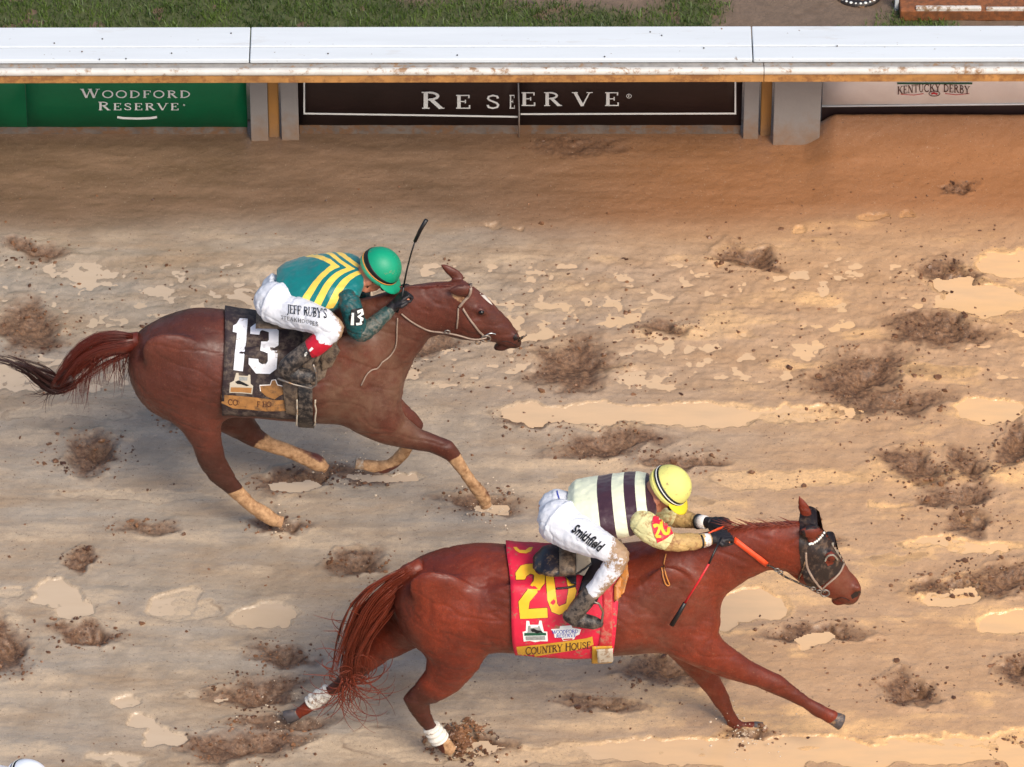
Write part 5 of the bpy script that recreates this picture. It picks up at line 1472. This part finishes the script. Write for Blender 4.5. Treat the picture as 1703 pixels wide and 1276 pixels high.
    # gloves
    for key in ('fore', 'fore_far'):
        a, b = c[key][-2], c[key][-1]; A = P(a); B = P(b)
        mb = MB(); hand_mesh(mb, B, B - A, Vector((0, 0, 1)), 1.08)
        mb.tube([B - (B - A).normalized() * .012, B + (B - A).normalized() * .03], [.03, .03], 12)
        g = finish('glove', remesh(mb, 'glove', .0038, 2), M['glove'], root, True)
        if c.get('cuffs'):
            mb = MB(); d = (B - A).normalized(); mb.tube([B - d * .05, B - d * .03, B - d * .005], [.036, .037, .034], 14); mb.build('glove_cuff', M['glove_white'], g)
            mb = MB(); mb.tube([B - d * .062, B - d * .05], [.041, .040], 14); mb.build('cuff_band', M['black_print'], g)
    # helmet: crown, goggle strap, rim, peak
    hel = c['helmet']; C = hc
    def pt(th, ph, k=1.0):
        rf, rl, rn = .113 * k, .100 * k, .108 * k
        return C + f * (rf * math.cos(th) * math.sin(ph)) + l * (rl * math.sin(th) * math.sin(ph)) + n * (rn * math.cos(ph))
    def band(name, p0, p1, k, mat, parent, npx=6, dip=0.0):
        m = MB(); m.grid([[pt(2 * math.pi * i / 48, math.radians(p0 + (p1 - p0) * j / npx + dip * math.cos(2 * math.pi * i / 48)), k) for i in range(49)] for j in range(npx + 1)])
        return m.build(name, mat, parent, True, 0, .004)
    crown = band('helmet', .5, 108, 1.0, M[hel[0]], root, 22)
    band('goggle_strap', 80, 94, 1.022, M['black_print'], crown, 4, 4)
    if hel[3]: band('strap_stripe', 86, 89, 1.034, M['white_print'], crown, 2, 4)
    band('helmet_rim', 97, 110, 1.03, M[hel[1]], crown, 4)
    m = MB(); G = []
    for j in range(7):
        row = []
        for i in range(25):
            th = math.radians(-72 + 144 * i / 24); w = math.cos(th * 1.2); ex = 1.0 + .55 * (j / 6) * max(0, w) ** .7
            q = pt(th, math.radians(96 + 7 * (j / 6)), ex); row.append(q)
        G.append(row)
    m.grid(G); m.build('peak', M[hel[2]], crown, True, 0, .006)
    if hel[4]:
        band('brim_tape', 91, 95, 1.03, M['orange_tape'], crown, 2, -3)
    for k in range(6 if hel[3] else 0):
        m = MB(); m.tube([pt(k * math.pi / 3, math.radians(a), 1.004) for a in range(2, 80, 6)], .0016, 5); m.build('seam', M[hel[1]], crown)
    m = MB(); m.ball(C + n * .109, .008, (1, 1, .6), 8, 6); m.build('crown_button', M[hel[0]], crown)
    m = MB(); g0 = sk - n * .02 + f * .085
    m.ellip(g0, (f * .022, l * .062, n * .030), 18, 10); m.build('goggles', M['goggles'], root)
    m = MB(); m.tube([sk + l * .078 * q_ - n * z_ + f * x_ for q_, z_, x_ in ((-1, .0, .0), (-.9, .06, .01), (-.4, .118, .03), (.4, .118, .03), (.9, .06, .01), (1, 0, 0))], .005, 6); m.build('chin_strap', M['black_print'], crown)
    return dict(root=root, breeches=b_br, breeches_o=br, jersey=b_je, sleeve=bs, s=s)

J20 = dict(Y=Y20, base=(960, 915), label='jockey in cream jersey with dark hoops and yellow cap crouching on the front horse',
  torso=[(936,816,964,878,.155),(950,801,976,890,.185),(975,794,990,894,.20),(1003,790,1010,895,.205),(1032,787,1036,895,.205),(1058,785,1062,886,.2),(1078,789,1080,872,.175),(1092,806,1092,852,.09)],
  axis=[(938,845),(1090,836)], silk='silk_striped',
  hips=[(895,836,897,866,.07),(902,822,912,892,.14),(918,814,934,908,.175),(940,820,958,898,.155),(954,842,970,884,.10)],
  thigh=[(930,866,40,-.10),(955,884,35,-.17),(985,900,28,-.25),(1012,913,22,-.31),(1032,922,17.5,-.335)],
  thigh_far=[(930,866,40,.10),(955,884,35,.17),(985,900,28,.25),(1012,913,22,.31),(1032,922,17.5,.335)],
  shin=[(1032,922,17.5,-.335),(1022,940,18,-.345),(1008,958,17.5,-.355),(990,980,15,-.365),(978,993,13,-.37)],
  shin_far=[(1032,922,17.5,.335),(1022,940,18,.345),(1008,958,17.5,.355),(990,980,15,.365),(978,993,13,.37)],
  boot=[(983,985,15,-.367),(972,1000,16,-.372),(960,1014,15.5,-.375),(952,1025,14,-.378)],
  boot_far=[(983,985,15,.367),(972,1000,16,.372),(960,1014,15.5,.375),(952,1025,14,.378)],
  foot=[(946,1024,12,-.378),(958,1030,14,-.380),(974,1033,13,-.385),(988,1036,12,-.39),(996,1037,9,-.39)],
  foot_far=[(946,1024,12,.378),(958,1030,14,.380),(974,1033,13,.385),(988,1036,12,.39),(996,1037,9,.39)],
  upper=[(1066,868,22,-.17),(1082,880,24,-.20),(1098,892,21,-.215),(1110,901,17,-.22)],
  upper_far=[(1082,838,22,.17),(1098,846,21,.19),(1114,855,19,.20),(1124,860,17,.20)],
  fore=[(1108,900,17,-.22),(1130,903,15.5,-.205),(1152,901,14,-.18),(1170,899,11.5,-.155),(1180,897,9.5,-.14)],
  fore_far=[(1122,860,17.5,.20),(1138,863,15.5,.17),(1152,866,13,.14),(1166,868,10.5,.10),(1176,869,9,.08)],
  head=(1114,808), tilt=.80, neck=(1084,838), dirt=[((1036,915,-.33),(1030,930,-.33),8,50),((1030,935,-.35),(992,996,-.38),4,30)], sleeve=('pale_sleeve', 'muddy_sleeve'), boot_mat='boot_muddy', cuffs=True,
  helmet=('helmet_yellow', 'helmet_yellow_rim', 'peak_yellow', True, False))
j20 = build_jockey(J20)
# arm number
arm = drape_poly([(1086,860),(1096,857),(1110,872),(1118,888),(1104,897),(1093,902),(1086,885),(1083,870)], [j20['sleeve']['upper'], j20['sleeve']['fore']], .007, 'arm_patch', M['red_cloth'], j20['root'], 4)
sb = [j20['sleeve']['upper'], j20['sleeve']['fore']]
z7 = lambda L: [(1040 + x / 7.504, 760 + y / 7.504) for x, y in L]
mb = MB()
for st in (z7([(345,870),(395,850),(420,890),(400,940),(375,985),(440,990)]), z7([(440,820),(490,810),(525,870),(525,950),(490,965),(455,920),(432,860),(440,820)])):
    for q in stroke_polys(smoothpath(st, 1), 4.6): drape(mb, q, [(0, 1, 2, 3)], sb, .0095 + .0001 * (len(mb.F) % 6))
mb.build('arm_number', M['yellow_print'], arm)
V, F = bfont_polys('Smithfield', 950, 884, 22, .62, .25, .03, .66)
mb = MB(); drape(mb, V, F, j20['breeches'], .008); mb.build('lettering', M['black_print'], j20['breeches_o'])
mb = MB()
for q in stroke_polys(smoothpath([(926,817),(927,823),(930,831)], 1), 2.2): drape(mb, q, [(0, 1, 2, 3)], [j20['breeches'], j20['jersey']], .004)
mb.build('waist_mark', M['blue_print'], j20['breeches_o'])

def whip(pts, Y, label, parts):
    root = thing('riding_whip', at(pts[0][0], pts[0][1], Y + pts[0][2]), label, 'whip')
    for i0, i1, r0, r1, mat, nm in parts:
        m = MB(); q = [at(x, y, Y + dy) for x, y, dy in pts[i0:i1 + 1]]
        m.tube(q, [r0 + (r1 - r0) * k / max(1, len(q) - 1) for k in range(len(q))], 8, .8); m.build(nm, M[mat], root)
whip([(1200,894,-.17),(1186,922,-.24),(1179,938,-.27),(1160,970,-.30),(1139,1003,-.32),(1128,1022,-.33),(1117,1040,-.34)], Y20, 'red and black riding whip pointing down in the hand of the yellow capped jockey',
     [(0,2,.006,.006,'whip_black','handle'),(2,4,.0055,.0055,'whip_red','shaft'),(4,6,.011,.014,'whip_black','flap')])

J13 = dict(Y=Y13, base=(490, 540), label='jockey in teal jersey with yellow chevrons and green cap crouching on the rear horse',
  torso=[(452,450,482,512,.16),(466,438,494,520,.19),(490,429,508,524,.205),(520,423,528,524,.21),(548,419,550,520,.21),(574,421,574,510,.205),(594,429,592,498,.175),(606,442,604,484,.09)],
  axis=[(455,478),(608,462)], silk='silk_chevron',
  hips=[(430,486,433,508,.06),(434,466,446,528,.13),(446,454,466,542,.165),(464,462,482,538,.15),(474,482,492,524,.10)],
  thigh=[(456,502,37,-.10),(484,518,30,-.17),(512,527,26,-.25),(538,536,23,-.31),(556,546,18,-.335)],
  thigh_far=[(456,502,37,.10),(484,518,30,.17),(512,527,26,.25),(538,536,23,.31),(556,546,18,.335)],
  shin=[(556,546,18,-.335),(546,556,17.5,-.345),(534,566,17,-.352)],
  shin_far=[(556,546,18,.335),(546,556,17.5,.345),(534,566,17,.352)],
  boot=[(536,564,16.5,-.352),(524,575,16.5,-.36),(505,588,15.5,-.37),(488,600,15,-.38),(476,612,15,-.385)],
  boot_far=[(536,564,16.5,.352),(524,575,16.5,.36),(505,588,15.5,.37),(488,600,15,.38),(476,612,15,.385)],
  foot=[(474,614,14,-.385),(486,622,14,-.39),(502,625,14,-.395),(514,626,13,-.40),(520,627,10,-.40)],
  foot_far=[(474,614,14,.385),(486,622,14,.39),(502,625,14,.395),(514,626,13,.40),(520,627,10,.40)],
  cuff=[(541,562,17.8,-.350),(530,571,18,-.358),(519,580,17.6,-.364)],
  upper=[(578,498,19,-.18),(584,514,19,-.21),(590,534,18,-.235),(597,554,16.5,-.24)],
  upper_far=[(588,470,22,.17),(598,490,20,.19),(606,508,17,.20),(612,520,15,.20)],
  fore=[(598,552,17.5,-.24),(612,547,16,-.225),(628,534,14,-.20),(642,522,11.5,-.17),(650,514,9.5,-.155)],
  fore_far=[(610,516,16,.20),(622,510,14,.17),(634,502,12,.13),(646,496,10,.10),(654,492,9,.08)],
  head=(633,444), tilt=.72, neck=(600,472), dirt=[((566,530,-.30),(570,550,-.33),4,36),((545,520,-.2),(560,528,-.26),2,22)], sleeve=('teal_sleeve', 'teal_muddy'), boot_mat='boot_muddy', cuffs=False,
  helmet=('helmet_green', 'helmet_green_rim', 'helmet_green', False, True))
j13 = build_jockey(J13)
sb = [j13['sleeve']['upper'], j13['sleeve']['fore']]
arm = drape_poly([(584,515),(602,512),(604,536),(600,541),(584,541),(581,528)], sb, .007, 'arm_patch', M['black_print'], j13['root'], 4)
z2 = lambda L: [(420 + x / 6.075, 400 + y / 6.075) for x, y in L]
mb = MB()
for st in (z2([(1010,720),(1010,850)]), z2([(1050,720),(1090,705),(1095,745),(1065,765),(1095,790),(1085,835),(1045,840)])):
    for q in stroke_polys(st, 4.6): drape(mb, q, [(0, 1, 2, 3)], sb, .0095 + .0001 * (len(mb.F) % 6))
mb.build('arm_number', M['white_print'], arm)
bb = [j13['breeches']]
drape_text(text_polys("JEFF RUBY'S", 478, 521, 14, .86, None, .62, None, .14)[0], bb, .007, 'lettering', M['black_print'], j13['breeches_o'])
drape_text(text_polys("STEAKHOUSES", 468, 530, 6.2, 1.1, None, .9, None, .19)[0], bb, .007, 'lettering', M['black_print'], j13['breeches_o'])
V, F = bfont_polys('ortiz', 443, 492, 12, -1.3, .2, .02, .9)
mb = MB(); drape(mb, V, F, bb, .004)
whip([(660,520,-.16),(668,500,-.13),(671,478,-.12),(676,452,-.12),(683,424,-.12),(690,402,-.12),(699,383,-.12),(709,366,-.12)], Y13, 'long black riding whip raised beside the green capped jockey',
     [(0,2,.007,.0065,'whip_black','handle'),(2,5,.005,.0042,'whip_black','shaft'),(5,7,.010,.012,'whip_black','flap')])

mb = MB(); bo = [o for o in j13['root'].children if o.name.startswith('boot')][0]; bb2 = [bvh_of(bo.data)] + [bvh_of(o.data) for o in bo.children]
for poly in ([(530,568),(534,564),(536,567),(531,571)], [(514,582),(519,577),(522,580),(516,585)], [(506,588),(510,585),(512,588),(507,593)]):
    V, F = cut_poly(poly, 3); mb2 = MB(); drape(mb2, V, F, bb2, .003); mb2.build('boot_mark', M['white_print'], bo)
# splashes and drops round the landing hooves
def splashes():
    m = MB()
    for px, py, n, sp, up in ((1240,1226,110,36,.10),(806,846,90,34,.07),(755,1252,40,40,.06),(600,785,45,34,.10),(465,880,24,24,.04),(480,1205,40,34,.08),(680,612,22,14,.35),(540,770,40,40,.10)):
        c = gnd(px, py)
        for k in range(n):
            a = RNG.uniform(0, 6.28); r = abs(RNG.normal(0, sp / SC)); h = abs(RNG.normal(0, up)) * (.3 + r * 4)
            q = Vector((c.x + math.cos(a) * r, c.y + math.sin(a) * r * 1.2, .004 + min(h, .45)))
            m.ball(q, float(np.clip(RNG.lognormal(-5.75, .45), .0016, .008)), (1.2, 1, .8), 6, 4)
    t = NT('splash'); col = t.mix(t.noise(30, 3), srgb(182, 154, 124), srgb(226, 210, 188)); t.done(col, .15)
    tag(m.build('mud_splash', t.m), 'pale drops of muddy water flying round the landing hooves', 'splash', None, 'stuff')
splashes()

# the third rider, only the white cap reaches into the frame
def copy_tree(o, parent=None, off=None, swap=None):
    c = o.copy(); COL.objects.link(c)
    if parent is None: c.location = o.location + off
    else:
        c.parent = parent; c.matrix_parent_inverse = o.matrix_parent_inverse.copy()
    if swap and c.type == 'MESH' and c.data.materials:
        for i, mt in enumerate(c.data.materials):
            if mt and mt.name in swap:
                c.material_slots[i].link = 'OBJECT'; c.material_slots[i].material = M[swap[mt.name]]
    for ch in list(o.children): copy_tree(ch, c, None, swap)
    return c
hw = at(1114, 808, Y20); d = gnd(46, 1299, hw.z) - hw; OFF = Vector((d.x, d.y, 0))
def top(n): return [o for o in scene.objects if o.parent is None and o.name.split('.')[0] == n]
c = copy_tree(h20.root, None, OFF); c['label'] = 'race horse almost wholly below the frame under the white capped rider'
c = copy_tree(j20['root'], None, OFF, {'helmet_yellow': 'helmet_white', 'helmet_yellow_rim': 'helmet_white', 'peak_yellow': 'helmet_white', 'silk_striped': 'white_silk', 'pale_sleeve': 'white_silk', 'muddy_sleeve': 'white_silk'})
c['label'] = 'jockey in white cap with dark band at the lower left corner'
